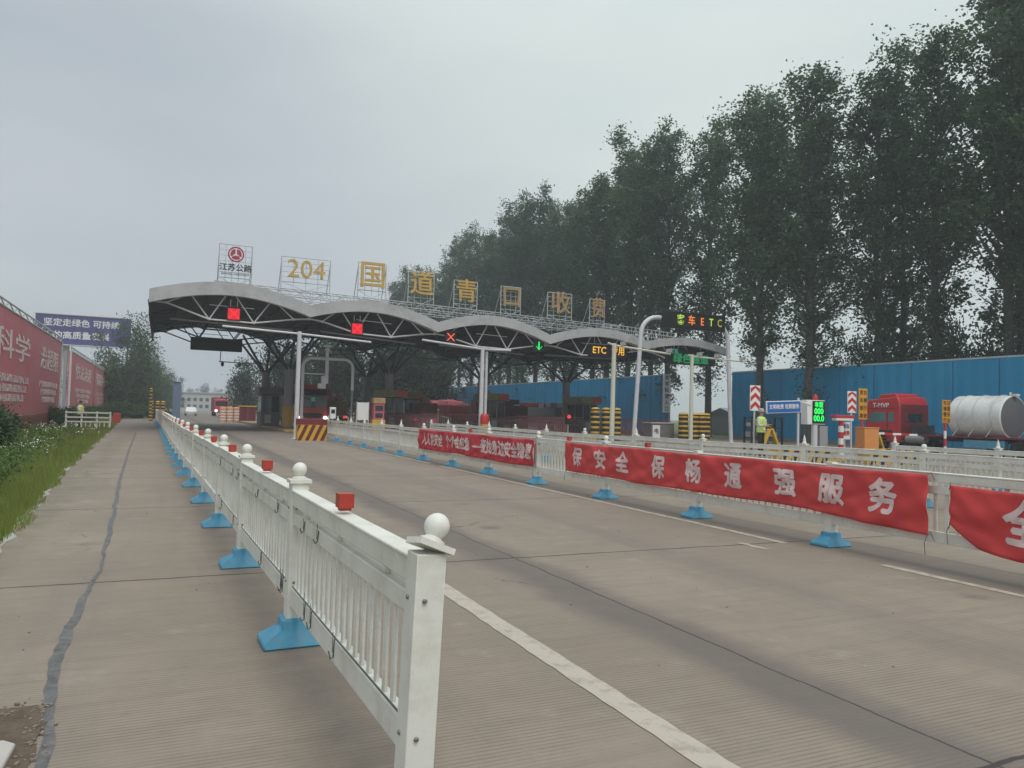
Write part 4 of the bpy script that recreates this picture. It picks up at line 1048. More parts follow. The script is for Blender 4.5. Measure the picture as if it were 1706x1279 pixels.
for (x, y_, lb, bm, lm) in ((14.6, 71, 'truck with a rusty load in the lane right of the dark red truck', 'rust', 'hoardbase'), (23.2, 79, 'farther truck with a pale load behind the rear booth', 'boothpale', 'tankend'), (37.6, 69, 'truck with a grey body in the lane right of the maroon one', 'booth', 'column'), (33.2, 86, 'farthest truck with a dark load against the blue wall', 'dark', 'hoardbase'), (26.0, 88, 'far truck with an olive load between the two booths', 'hoardbase', 'olive'), (28.6, 76, 'farther truck with a red load beyond the maroon one', 'truckdark', 'hoardred'), (21.6, 66, 'loaded truck seen from behind with a brown load in the lane behind the twin pole', 'hoardbase', 'rust'), (30.2, 65, 'truck seen from behind with a maroon body below the amber board', 'darkred', 'darkred')):
    root = thing('truck', lb, 'truck', (x, y_, 0))
    mb = MB(); mb.box((0, 3.4, 1.75), (2.4, 6.4, 1.35)); 
    for k in range(6): mb.box((-1.0 + k * .4, .17, 1.75), (.07, .06, 1.3))
    mb.build('cargo_bed', M[bm], root, bevel=.03)
    mb = MB()
    rr = random.Random(int(x))
    for k in range(12): mb.box((rr.uniform(-.8, .8), rr.uniform(.8, 6), 2.5 + rr.uniform(0, .3)), (rr.uniform(.5, .9), rr.uniform(.8, 1.4), rr.uniform(.3, .6)), rz=rr.uniform(-.2, .2))
    mb.build('load', M[lm], root, bevel=.04)
    mb = MB(); mb.box((0, 7.9, 1.9), (2.35, 1.9, 2.2)); mb.build('cab', M['truckdark'], root, bevel=.08)
    mb = MB(); mb.box((0, 4.2, .85), (.9, 8.6, .25)); mb.box((0, .15, .75), (2.3, .12, .2)); mb.build('chassis', M['dark'], root)
    for s_ in (-1, 1):
        mb = MB(); mb.box((s_ * .9, .07, .92), (.32, .05, .14)); mb.build('tail_lamp', M['ledred'] if x < 25 else M['signred'], root)
    for yy in (1.6, 2.8, 7.8):
        for s_ in (-1, 1): wheel(root, s_ * .98, yy, .5, .36)
# white car far away
def car(label, x, y_, rz, m):
    root = thing('car', label, 'car', (x, y_, 0), rz)
    mb = MB(); prof = [(-2.2, .35), (-2.25, .7), (-2.1, .88), (-1.2, .98), (-.55, 1.42), (.9, 1.46), (1.7, 1.05), (2.2, .95), (2.25, .45), (2.1, .33)]
    mb.prism(prof, -.86, .86, 'x')
    for i, v in enumerate(mb.v):
        if v[2] > 1.1: mb.v[i] = (v[0] * .82, v[1], v[2])
    mb.build('body', m, root, bevel=.05)
    mb = MB(); mb.prism([(-1.17, 1.0), (-.60, 1.38), (-.56, 1.36), (-1.12, .98)], -.68, .68, 'x'); mb.build('windscreen', M['glass'], root)
    for s_ in (-1, 1):
        mb = MB(); mb.prism([(-.9, 1.02), (-.5, 1.36), (.85, 1.38), (1.4, 1.05)], s_ * .80 - .01, s_ * .80 + .01, 'x'); mb.build('side_window', M['glass'], root)
        mb = MB(); mb.box((s_ * .62, -2.25, .7), (.32, .06, .14)); mb.build('headlight', M['signwhite'], root, bevel=.02)
    for yy in (-1.35, 1.35):
        for s_ in (-1, 1): wheel(root, s_ * .78, yy, .32, .22)
    return root
car('small white car far away on the road left of the canopy', 4.6, 140, 0, M['carwhite'])
root = thing('truck', 'small red truck with one lit headlight far away at the end of the left island', 'truck', (9.3, 138, 0))
mb = MB(); mb.prism([(0, .6), (0, 1.6), (.25, 2.9), (1.8, 3.0), (1.8, .6)], -1.15, 1.15, 'x'); mb.build('cab', M['truckred'], root, bevel=.06)
mb = MB(); mb.box((0, .05, 2.15), (1.9, .1, .8)); mb.build('windscreen', M['glass'], root); mb = MB(); mb.box((0, 5.2, 2.0), (2.4, 6.6, 2.4)); mb.build('cargo_box', M['darkred'], root, bevel=.03)
for s_ in (-1, 1):
    mb = MB(); mb.cyl((s_ * .85, -.08, .95), (s_ * .85, .02, .95), .2, n=12); mb.build('headlight', M['lamp'] if s_ < 0 else M['signwhite'], root)
for y_ in (.9, 6.5):
    for s_ in (-1, 1): wheel(root, s_ * .98, y_, .48, .34)
root = thing('van', 'white pickup van parked under the canopy behind the twin pole', 'van', (24.3, 74, 0), R(60))
mb = MB(); mb.prism([(-2.4, .4), (-2.4, 1.1), (-1.7, 1.25), (-1.1, 1.95), (2.4, 2.0), (2.4, .4)], -.9, .9, 'x'); mb.build('body', M['carwhite'], root, bevel=.06)
mb = MB(); mb.prism([(-1.70, 1.28), (-1.14, 1.9), (-1.12, 1.86), (-1.66, 1.26)], -.75, .75, 'x'); mb.build('windscreen', M['glass'], root)
for s_ in (-1, 1):
    mb = MB(); mb.prism([(-1.3, 1.25), (-.95, 1.8), (1.9, 1.82), (1.9, 1.25)], s_ * .905 - .01, s_ * .905 + .01, 'x'); mb.build('side_window', M['glass'], root)
    for yy in (-1.5, 1.5): wheel(root, s_ * .8, yy, .36, .24)
# ------------------------------------------------------------------ lane equipment on the near island, right
K = 24 / 22
island('traffic_island', 'traffic island with the guard, signs and display behind the picket guardrail', 20.9, 29.4, 23.0, 26.2)
def post_stand(root, h, r=.035, m='pole'):
    mb = MB(); mb.cyl((0, .03, 0), (0, .03, h), r, n=8); mb.box((0, .03, .02), (.25, .25, .04)); mb.build('post', M[m], root)
def chevron_sign(label, x, y_, z0, z1, w_):
    root = thing('chevron_sign', label, 'road sign', (x, y_, 0))
    post_stand(root, z0 + .2)
    h = z1 - z0; mb = MB(); mb.box((0, 0, (z0 + z1) / 2), (w_, .03, h)); mb.build('board', M['signwhite'], root, bevel=.008)
    mb = MB(); th = h * .21
    for zc in (z0 + h * .02, z0 + h * .36, z0 + h * .70):
        half = w_ / 2 - .02; rise = h * .20
        for sg in (-1, 1):
            mb.add([(sg * half, -.02, zc), (0, -.02, zc + rise), (0, -.02, min(zc + rise + th * .75, z1 - .01)), (sg * half, -.02, min(zc + th * .85, z1 - .01))], [(0, 1, 2, 3)])
    mb.build('chevrons', M['signred'], root, smooth=False)
chevron_sign('red and white chevron sign above the guard, left of the blue sign', 21.65, 24, 2.0, 3.02, .52)
chevron_sign('red and white chevron sign beside the amber vertical sign', 27.05, 24.05, 2.05, 2.98, .52)
root = thing('direction_sign', 'blue sign with white writing next to the green display', 'sign', (23.15, 24, 0))
mb = MB(); mb.cyl((.85, .05, 0), (.85, .05, 2.6), .05, n=8); mb.build('post', M['pole'], root)
mb = MB(); mb.box((0, 0, 2.20), (1.84, .06, .50), rot=Matrix.Rotation(R(-3), 3, 'Y')); mb.build('border', M['signwhite'], root, bevel=.01)
mb = MB(); mb.box((0, -.02, 2.20), (1.76, .05, .43), rot=Matrix.Rotation(R(-3), 3, 'Y')); mb.build('board', M['signblue'], root)
l_ = text_on('lettering', '文明收费 优质服务', .205, M['signwhite'], root, (0, -.052, 2.20), bold=.02, depth=.003, sx=.95); l_.rotation_euler = (0, R(-3), 0)
mb = MB(); mb.bar((.95, .0, 2.45), (1.5, .0, 2.33), .06); mb.build('bracket', M['signwhite'], root)
root = thing('fee_display', 'white cased display glowing with green rows of characters', 'display', (24.95, 24, 0))
mb = MB(); mb.cyl((.0, .1, 0), (.0, .1, 1.5), .13, n=12); mb.build('post', M['pole'], root)
mb = MB(); mb.box((0, .18, 2.02), (1.0, .36, 1.02)); mb.build('case', M['signwhite'], root, bevel=.02)
mb = MB(); mb.box((.12, -.012, 2.03), (.68, .03, .94)); mb.build('screen', M['screen'], root)
for s, z, sz in (('车型', 2.33, .24), ('000', 2.06, .34), ('00.0', 1.76, .34)):
    text_on('lettering', s, sz, M['ledgreen'], root, (.12, -.030, z), bold=.03, depth=.003)
mb = MB(); mb.lathe([(.10, 2.53), (.10, 2.68), (.03, 2.78)], (.1, .15, 0), 12); mb.build('beacon', M['signred'], root)
mb = MB(); mb.box((.45, .2, 1.0), (.45, .4, .9)); mb.build('control_box', M['column'], root, bevel=.02)
def amber_sign(label, x, y_, z0, z1, w_, rows):
    root = thing('amber_sign', label, 'road sign', (x, y_, 0), group='amber vertical signs')
    n_ = 5
    for k in range(n_):
        mb = MB(); mb.cyl((0, .05, z0 * k / n_), (0, .05, z0 * (k + 1) / n_), .055, n=10); mb.build('post', M['signred'] if k % 2 == 0 else M['signwhite'], root)
    h = z1 - z0; mb = MB(); mb.box((0, 0, (z0 + z1) / 2), (w_, .05, h)); mb.build('board', M['signyellow'], root, bevel=.015)
    for j, colm in enumerate(rows):
        for k, ch in enumerate(colm):
            text_on('lettering', ch, min(w_ * .42, h / len(colm) * .85), M['signdark'], root, ((j - .5) * w_ * .46, -.03, z1 - h * (k + .55) / len(colm)), bold=.02, depth=.003)
amber_sign('amber vertical sign with two columns of dark characters beside the chevron sign', 27.65, 24.0, 1.78, 3.12, .50, ['货车请靠', '右侧行驶'])
amber_sign('amber vertical sign on a red and white post in front of the white tank', 31.9, 23.2, 1.72, 2.75, .52, ['车辆慢行', '注意安全'])
def aframe(label, x, y_, s_=1.0):
    root = thing('a_frame_stand', label, 'stand', (x, y_, .18), group='yellow A frame stands')
    for sg in (-1, 1):
        mb = MB(); mb.bar((sg * .55 * s_, 0, 0), (sg * .06, 0, 1.05 * s_), .16, .10); mb.build('leg', M['yellow'], root, bevel=.01)
    mb = MB(); mb.box((0, 0, .42), (.6 * s_, .06, .08)); mb.build('crossbar', M['black'], root)
aframe('yellow A frame stand right of the guard', 22.85, 24.4, 1.05)
aframe('yellow A frame stand right of the orange box', 28.75, 24.2, .95)
root = thing('striped_post', 'red and white ringed post with a small red and white boom top', 'post', (26.15, 23.8, .18))
for k in range(6):
    mb = MB(); mb.cyl((0, 0, k * .26), (0, 0, (k + 1) * .26), .11, n=12); mb.build('ring', M['signwhite'] if k % 2 == 0 else M['signred'], root)
mb = MB(); mb.box((.1, 0, 1.70), (1.1, .3, .12)); mb.build('boom_top', M['signred'], root, bevel=.02); mb = MB(); mb.box((.1, 0, 1.58), (1.0, .26, .12)); mb.build('boom_base', M['signwhite'], root, bevel=.02)
root = thing('notice_plate', 'small white plate with dark blue and red marks beside the ringed post', 'sign', (26.75, 24.1, .18))
mb = MB(); mb.box((0, 0, 1.1), (.5, .04, .75)); mb.build('board', M['signwhite'], root, bevel=.01); mb = MB(); mb.cyl((0, .05, 0), (0, .05, .8), .03, n=8); mb.build('post', M['pole'], root)
text_on('lettering', '停车', .22, M['signblue'], root, (0, -.03, 1.27), depth=.003); text_on('lettering', '缴费', .22, M['signred'], root, (0, -.03, .98), depth=.003)
root = thing('barrier_machine', 'plain orange barrier machine box with a thin white boom arm to the right', 'barrier', (27.75, 23.6, .18))
mb = MB(); mb.box((0, .25, .62), (.86, .5, 1.24)); mb.build('box', M['orangebox'], root, bevel=.025); mb = MB(); mb.box((0, .25, 1.255), (.90, .54, .04)); mb.build('lid', M['orangebox'], root, bevel=.01)
for k in range(5):
    mb = MB(); mb.box((.45 + .52 * (k + .5), .2, 1.02 - .01 * k), (.52, .05, .09)); mb.build('boom', M['signwhite'] if k % 2 == 0 else M['signred'], root)
def chev_block(label, x, y_, w_, h_):
    root = thing('kerb_block', label, 'barrier', (x, y_, 0), group='low yellow and black striped blocks')
    stripes('block', w_, h_, .4, max(2, int(w_ / .5)), root, M['yellow'], M['black'], slant=.5)
chev_block('low yellow and black striped block below the guard', 21.9, 21.6, 2.6, .62)
chev_block('low yellow and black striped block below the orange box', 26.7, 21.6, 2.8, .62)
# heap of old tyres and gear behind the blue sign
root = thing('control_rack', 'dark equipment rack under the blue sign', 'rack', (23.3, 25.3, .18))
mb = MB()
for k in range(4): mb.box((0, 0, .3 + k * .42), (1.7, .5, .04))
for sx in (-.83, .83):
    for sy in (-.22, .22): mb.box((sx, sy, .8), (.06, .06, 1.6))
mb.build('frame', M['dark'], root)
rr = random.Random(4)
for k in range(30):
    mb = MB(); mb.box((rr.uniform(-.75, .75), rr.uniform(-.1, .1), .42 + .42 * rr.randrange(3)), (rr.uniform(.15, .3), .3, rr.uniform(.12, .25))); mb.build('unit', M[rr.choice(['column', 'dark', 'rust', 'booth', 'boothpale'])], root, bevel=.01)
root = thing('utility_box', 'low grey kiosk with a white door left of the ringed barrels', 'kiosk', (31.6, 44.5, 0))
mb = MB(); mb.box((0, 0, .62), (1.9, .9, 1.24)); mb.build('body', M['booth'], root, bevel=.02); mb = MB(); mb.box((0, 0, 1.28), (2.0, 1, .08)); mb.build('lid', M['boothpale'], root, bevel=.01)
mb = MB(); mb.box((-.55, -.46, .62), (.6, .03, 1.0)); mb.build('door', M['signwhite'], root); text_on('mark', '电', .4, M['dark'], root, (-.55, -.48, .7), depth=.002)

# ------------------------------------------------------------------ blue hoarding walls
def hoarding(label, y0, y1, x, h, name='hoarding_wall'):
    root = thing(name, label, 'wall', (x, y0, 0), group=None)
    L = y1 - y0; mb = MB(); n_ = int(L / .45)
    po = []
    for k in range(n_ + 1):
        yy = L * k / n_; po += [(0 if k % 2 else .05, yy)]
    vs, fs = [], []
    for (dx, yy) in po: vs += [(dx, yy, .25), (dx, yy, h)]
    for k in range(len(po) - 1): fs.append((2 * k, 2 * k + 1, 2 * k + 3, 2 * k + 2))
    mb.add(vs, fs); o = mb.build('cladding', M['wallblue'], root, smooth=False)
    sm = o.modifiers.new('t', 'SOLIDIFY'); sm.thickness = .02; sm.offset = -1
    mb = MB(); mb.box((.03, L / 2, h + .05), (.12, L, .10)); mb.build('top_rail', M['railpale'], root)
    mb = MB(); mb.box((.1, L / 2, .12), (.3, L, .26)); mb.build('plinth', M['concrete'], root)
    mb = MB(); k = 0.
    while k <= L: mb.box((.12, k, h / 2), (.1, .1, h)); k += 3
    mb.build('stud', M['railpale'], root)
    mb = MB(); k = 0.
    while k <= L:
        mb.box((-.010, k, h / 2 + .1), (.012, .035, h - .4)); k += 3.0
    mb.build('seam', mat('seam_blue', (.02, .10, .22), .5), root)
    return root
hoarding('long blue metal hoarding wall behind the tanker truck on the right', 12, 53.9, 46, 5.80)
hoarding('blue metal hoarding wall continuing behind the canopy, left of the gap', 63.4, 126, 46, 5.95)
root = thing('vertical_banner', 'narrow white vertical banner at the cut end of the blue hoarding', 'banner', (45.7, 63.2, 0))
mb = MB(); mb.box((0, 0, 4.1), (.9, .05, 3.8)); mb.build('board', M['signwhite'], root); mb = MB(); mb.cyl((.5, .1, 0), (.5, .1, 6.1), .06, n=8); mb.build('post', M['pole'], root)
for k, ch in enumerate('货车检测入口'): text_on('lettering', ch, .5, M['billpurple'], root, (0, -.04, 5.65 - k * .62), depth=.003)
root = thing('shed', 'low grey shed beyond the gap in the blue hoarding', 'shed', (58.5, 66, 0))
mb = MB(); mb.box((0, 0, 1.1), (7, 4, 2.2)); mb.build('wall', M['building'], root); mb = MB(); mb.prism([(-2.3, 2.2), (2.3, 2.2), (0, 2.9)], -3.8, 3.8, 'x'); mb.build('roof', M['column'], root)

# ------------------------------------------------------------------ left red hoardings and billboard
def red_hoarding(label, y0, y1, z1, panels, x=-7.0):
    root = thing('billboard_wall', label, 'hoarding', (x, y0, 0))
    L = y1 - y0; z0 = .35
    mb = MB(); mb.box((-.08, L / 2, (z0 + z1) / 2 + .25), (.14, L, z1 - z0 - .5)); mb.build('panel', M['hoardred'], root)
    mb = MB(); mb.box((-.06, L / 2, z0 + .1), (.2, L, .72)); mb.build('base_band', M['hoardbase'], root)
    mb = MB(); n_ = int(L / 1.2)
    for dz in (0, .32): mb.cyl((0, 0, z1 + dz), (0, L, z1 + dz), .05, n=6)
    for k in range(n_): mb.cyl((0, L * k / n_, z1 + (0 if k % 2 else .32)), (0, L * (k + 1) / n_, z1 + (.32 if k % 2 else 0)), .035, n=5)
    mb.build('top_truss', M['lattice'], root)
    mb = MB(); k = 0.
    while k <= L + .1: mb.box((-.35, k, z1 / 2), (.25, .25, z1)); k += 4
    mb.build('post', M['column'], root)
    mb = MB(); mb.box((.02, 0.05, (z0 + z1) / 2), (.14, .12, z1 - z0)); mb.box((.02, L - .05, (z0 + z1) / 2), (.14, .12, z1 - z0)); mb.build('edge_trim', M['lattice'], root)
    for (a, b_, big, small) in panels:
        me_c = (a + b_) / 2 - y0; nchar = len(big)
        text_on('lettering', big, 1.55, M['hoardtext'], root, (.012, me_c, 4.35), face='+x', bold=.01, depth=.006, sx=(b_ - a) * .80 / (nchar * 1.55))
        for r_i in range(3):
            text_on('small_lettering', small, .42, M['hoardtext'], root, (.012, me_c, 2.75 - r_i * .5), face='+x', bold=.01, depth=.006, sx=(b_ - a) * (.8 - .12 * r_i) / (len(small) * .42))
    mb = MB()
    for (a, b_, _, _) in panels[1:]: mb.box((0.0, a - y0 - .6, (z0 + z1) / 2), (.03, .5, z1 - z0 - .4))
    if len(panels) > 1: mb.build('divider', M['hoardbase'], root)
    return root
red_hoarding('nearer faded red hoarding with pale tall characters at the left edge', 30, 67.0, 6.15, [(55, 66.5, '治超限', '严禁超限超载车辆上路'), (40, 53.5, '科学', '加强路面执法'), (31, 39, '保畅', '爱护公路')])
red_hoarding('farther faded red hoarding beyond the gap with the billboard pole', 73.5, 122.5, 5.95, [(76, 97, '依法治超', '保护公路安全畅通'), (100, 121, '保路护桥', '人人有责')])
root = thing('billboard', 'purple blue billboard on a single pole with two rows of white characters', 'billboard', (-11.2, 135, 0))
mb = MB(); mb.box((0, 0, 12.75), (12.9, .5, 4.5)); mb.build('panel', M['billpurple'], root)
mb = MB(); mb.box((0, -.06, 15.05), (13.1, .62, .12)); mb.box((0, -.06, 10.45), (13.1, .62, .12)); mb.box((-6.5, -.06, 12.75), (.12, .62, 4.6)); mb.build('frame', M['lattice'], root)
mb = MB(); mb.cyl((-2.4, .6, 0), (-2.4, .6, 10.6), .55, .5, 14); mb.build('pole', M['railpale'], root)
mb = MB(); mb.box((-1.0, -.5, 10.35), (10, 1.2, .1)); mb.bar((-2.4, .2, 8.4), (-2.0, -.9, 10.3), .1); mb.build('walkway', M['lattice'], root)
text_on('lettering', '坚定走绿色 可持续', 1.22, M['signwhite'], root, (-.30, -.26, 13.75), bold=.02, depth=.01, sx=1.02)
text_on('lettering', '的高质量发展', 1.22, M['signwhite'], root, (-.30, -.26, 11.85), bold=.02, depth=.01, sx=1.05)
# white rail barrier on the verge, red at its right end
root = thing('verge_barrier', 'low white three rail barrier with a red end standing in the grass before the person', 'barrier', (-5.25, 55.2, 0))
mb = MB()
for z in (.45, .72, 1.02): mb.box((1.1, 0, z), (2.5, .07, .09))
for k in range(10): mb.box((-.05 + k * .26, .02, .3), (.05, .05, .32))
mb.build('rails', M['whitefar'], root)
for x in (-.1, .75, 1.6, 2.35):
    mb = MB(); mb.box((x, .06, .55), (.10, .10, 1.1)); mb.build('post', M['whitefar'], root)
mb = MB(); mb.box((2.72, 0, .72), (.42, .16, .62)); mb.build('end_panel', M['redref'], root, bevel=.02)
# ------------------------------------------------------------------ people
def person(label, loc, rz, arms, legs=0.0, cap=None, vest=True, scale=1.0, shirt='shirt'):
    root = thing('person', label, 'person', loc, rz)
    V = []; E_ = []; Rr = []; L_ = []
    def j(p, r, par, lab):
        V.append(p); Rr.append(r); L_.append(lab)
        if par is not None: E_.append((par, len(V) - 1))
        return len(V) - 1
    pel = j((0, 0, .95), (.155, .115), None, 't'); wst = j((0, .0, 1.12), (.14, .10), pel, 's'); ch = j((0, .0, 1.33), (.165, .11), wst, 's')
    nk0 = j((0, .01, 1.45), (.075, .07), ch, 's'); nk = j((0, -.005, 1.51), (.055, .055), nk0, 'k'); hd = j((0, -.02, 1.59), (.075, .085), nk, 'k'); top = j((0, -.005, 1.69), (.07, .08), hd, 'k')
    nose = j((0, -.105, 1.60), (.016, .018), hd, 'k')
    for sg, arm in ((-1, arms[0]), (1, arms[1])):
        hip = j((sg * .095, 0, .88), (.095, .10), pel, 't'); kn = j((sg * .11, -.01 + legs * sg, .49), (.062, .065), hip, 't'); an = j((sg * .115, .02 + legs * sg * 1.5, .10), (.042, .045), kn, 't')
        ft = j((sg * .125, -.12 + legs * sg * 1.5, .045), (.042, .036), an, 'f')
        sh = j((sg * .185, .0, 1.40), (.065, .065), ch, 's'); el = j(arm[0], (.046, .046), sh, 's'); wr = j(arm[1], (.031, .029), el, 's' if False else 'k')
        d = (Vector(arm[1]) - Vector(arm[0])).normalized(); side = d.cross(Vector((0, 0, 1)));
        side = side.normalized() if side.length > .1 else Vector((0, -1, 0)); nrm = side.cross(d)
        palm = j(tuple(Vector(arm[1]) + d * .07), (.036, .020), wr, 'k')
        for q, (off, ln) in enumerate(((-.032, .075), (-.011, .088), (.011, .082), (.030, .062))):
            b0 = Vector(arm[1]) + d * .095 + side * off
            f1 = j(tuple(b0), (.009, .009), palm, 'k'); f2 = j(tuple(b0 + d * ln * .5 + nrm * .006), (.0085, .0085), f1, 'k'); j(tuple(b0 + d * ln * .9 - nrm * .018), (.007, .007), f2, 'k')
        t1 = j(tuple(Vector(arm[1]) + d * .045 - side * .042), (.010, .010), palm, 'k'); j(tuple(Vector(arm[1]) + d * .085 - side * .062), (.008, .008), t1, 'k')
    me = bpy.data.meshes.new('body_skel'); me.from_pydata(V, E_, [])
    o = bpy.data.objects.new('body_skel', me); COL.objects.link(o)
    sk = o.modifiers.new('skin', 'SKIN'); 
    for i, r in enumerate(Rr): me.skin_vertices[0].data[i].radius = r; me.skin_vertices[0].data[i].use_root = (i == 0)
    sk.use_smooth_shade = True
    su = o.modifiers.new('sub', 'SUBSURF'); su.levels = 2; su.render_levels = 2
    dg = bpy.context.evaluated_depsgraph_get(); dg.update()
    m2 = bpy.data.meshes.new_from_object(o.evaluated_get(dg)); bpy.data.objects.remove(o)
    m2.materials.clear()
    for nm in ('skin', shirt, 'trousers', 'black'): m2.materials.append(M[nm])
    idx = {'k': 0, 's': 1, 't': 2, 'f': 3}; VV = [Vector(v) for v in V]
    for p in m2.polygons:
        c = p.center; i = min(range(len(VV)), key=lambda q: (VV[q] - c).length - max(Rr[q]) * .6)
        lab = L_[i]
        if c.z > 1.49: lab = 'k'
        elif .98 < c.z < 1.47 and abs(c.x) < .2 and lab == 'k' and c.y > -.12: lab = 's'
        p.material_index = idx[lab]; p.use_smooth = True
    m2.name = 'body'; link('body', m2, root)
    mb = MB()
    if cap is None:
        mb.lathe([(.088, 1.63), (.096, 1.67), (.09, 1.72), (.06, 1.765), (.01, 1.78)], (0, .012, 0), 14, 1, 1.12); mb.build('hair', M['hair'], root)
    else:
        mb.lathe([(.094, 1.65), (.10, 1.69), (.095, 1.75), (.05, 1.78), (.01, 1.785)], (0, .0, 0), 14, 1, 1.12); mb.box((0, -.13, 1.665), (.15, .12, .015)); mb.build('cap', M[cap], root)
    if vest:
        mb = MB(); mb.lathe([(.205, .90), (.20, 1.0), (.19, 1.12), (.205, 1.28), (.215, 1.38), (.17, 1.45), (.10, 1.48)], n=18, sx=1.0, sy=.74); v_ = mb.build('vest', M['hivis'], root)
        mb = MB()
        for z, r in ((1.0, .205), (1.15, .196)): mb.lathe([(r, z - .025), (r + .004, z - .02), (r + .004, z + .02), (r, z + .025)], n=18, sx=1.01, sy=.75)
        for sg in (-1, 1): mb.box((sg * .10, -.152, 1.27), (.04, .012, .24)); mb.box((sg * .10, .152, 1.27), (.04, .012, .24))
        mb.build('reflective_strip', M['silver'], v_)
    for sg in (-1, 1):
        mb = MB(); mb.ball((sg * .032, -.098, 1.625), .011, 8, 6); mb.build('eye', M['black'], root)
    root.scale = (scale,) * 3
    return root
person('guard in a yellow green reflective vest and dark trousers standing under the chevron sign', (21.75, 23.75, .18), R(20),
       [((-.27, -.05, 1.16), (-.10, -.27, 1.13)), ((.27, -.05, 1.16), (.08, -.28, 1.18))], cap='boothpale', scale=1.08)
person('person in a pale shirt and green vest leaning over the white verge barrier', (-4.62, 55.7, 0), R(60),
       [((-.27, -.10, 1.18), (-.30, -.33, 1.12)), ((.26, .0, 1.14), (.27, -.16, .95))], legs=.04)
# ================================================================== vegetation
def leaf_mesh(name, centers, sizes, m, rng, aspect=.75):
    """one folded-quad leaf per centre"""
    n = len(centers); c = np.asarray(centers, float); s = np.asarray(sizes, float)[:, None]
    a = rng.normal(size=(n, 3)); a[:, 2] *= .7; a /= np.linalg.norm(a, axis=1)[:, None]
    b = rng.normal(size=(n, 3)); b -= a * (a * b).sum(1)[:, None]; b /= np.linalg.norm(b, axis=1)[:, None]
    a *= s * .5; b *= s * .5 * aspect
    v = np.empty((n, 4, 3)); v[:, 0] = c - a; v[:, 1] = c + b * .9 - a * .1; v[:, 2] = c + a; v[:, 3] = c - b * .9 - a * .1
    me = bpy.data.meshes.new(name); me.vertices.add(n * 4); me.vertices.foreach_set('co', v.reshape(-1))
    me.loops.add(n * 4); me.loops.foreach_set('vertex_index', np.arange(n * 4, dtype=np.int32))
    me.polygons.add(n); me.polygons.foreach_set('loop_start', np.arange(0, n * 4, 4, dtype=np.int32))
    me.update(calc_edges=True); me.materials.append(m); return me

def poplar(seed, H, leafn=1.0, low=.20, wd=3.4):
    rng = np.random.default_rng(seed); rr = random.Random(seed)
    tr = MB(); npt = 12; pts = []; ox = oy = 0.
    for i in range(npt + 1):
        t = i / npt; ox += rr.uniform(-.10, .10); oy += rr.uniform(-.10, .10); pts.append(Vector((ox * (t > 0), oy * (t > 0), H * .96 * t)))
    r0 = .30
    tr.tube(pts, [max(.02, r0 * (1 - t / npt) ** .85 + (.10 if t == 0 else 0)) for t in range(npt + 1)], 9)
    def trunk(t):
        f = t * npt / .96; i = min(int(f), npt - 1); return pts[i].lerp(pts[i + 1], min(1, f - i))
    C_, S_ = [], []
    nl = 64
    for k in range(nl):
        t = low + (.94 - low) * ((k + rr.random()) / nl) ** .95
        p0 = trunk(t); az = k * 2.4 + rr.uniform(-.6, .6)
        prof = math.sin(min(1, (t - low) / .28) * math.pi / 2) * (1 - max(0, (t - .5) / .50)) ** .7
        ln = wd * (.28 + .85 * prof) * rr.uniform(.55, 1.2)
        el = R(rr.uniform(32, 62)) if t > low + .08 else R(rr.uniform(5, 50))
        d = Vector((math.cos(az) * math.cos(el), math.sin(az) * math.cos(el), math.sin(el)))
        bp_ = [p0]; cur = p0.copy(); dd = d.copy(); ns = 5
        for q in range(ns):
            dd = (dd + Vector((rr.uniform(-.15, .15), rr.uniform(-.15, .15), .13))).normalized(); cur = cur + dd * ln / ns; bp_.append(cur.copy())
        r1 = .025 + .045 * (1 - t) + .01 * ln
        tr.tube(bp_, [r1 * (1 - q / (ns + .4)) for q in range(ns + 1)], 5, cap=False)
        nclump = int(1.5 + ln * 1.45)
        for q in range(nclump):
            f = rr.uniform(.28, 1.05); i = min(int(f * ns), ns - 1); pc = bp_[i].lerp(bp_[i + 1], min(1, f * ns - i)) if f <= 1 else bp_[-1]
            spread = .30 + .22 * ln / wd
            off = Vector((rr.gauss(0, spread), rr.gauss(0, spread), rr.gauss(.1, spread)))
            cc = pc + off
            if rr.random() < .45: tr.tube([pc, cc], [.012, .005], 4, cap=False)
            nlf = int(rr.randint(16, 64) * leafn)
            rad = rr.uniform(.22, .60)
            pts_ = rng.normal(size=(nlf, 3)) * rad * np.array([.75, .75, .95]) + np.array(cc)
            C_.append(pts_); S_.append(rng.uniform(.17, .33, nlf))
    for k in range(9):                                  # sprouts on the bare trunk
        t = rr.uniform(.10, low + .05); p0 = trunk(t); az = rr.uniform(0, 6.28); p1 = p0 + Vector((math.cos(az) * .8, math.sin(az) * .8, rr.uniform(.3, .9)))
        tr.tube([p0, p1], [.03, .01], 4, cap=False)
        nlf = rr.randint(10, 30); C_.append(rng.normal(size=(nlf, 3)) * .3 + np.array(p1)); S_.append(rng.uniform(.15, .28, nlf))
    C_ = np.concatenate(C_); S_ = np.concatenate(S_)
    return tr.mesh('trunk', M['bark']), leaf_mesh('crown', C_, S_, M['leaf'], rng)

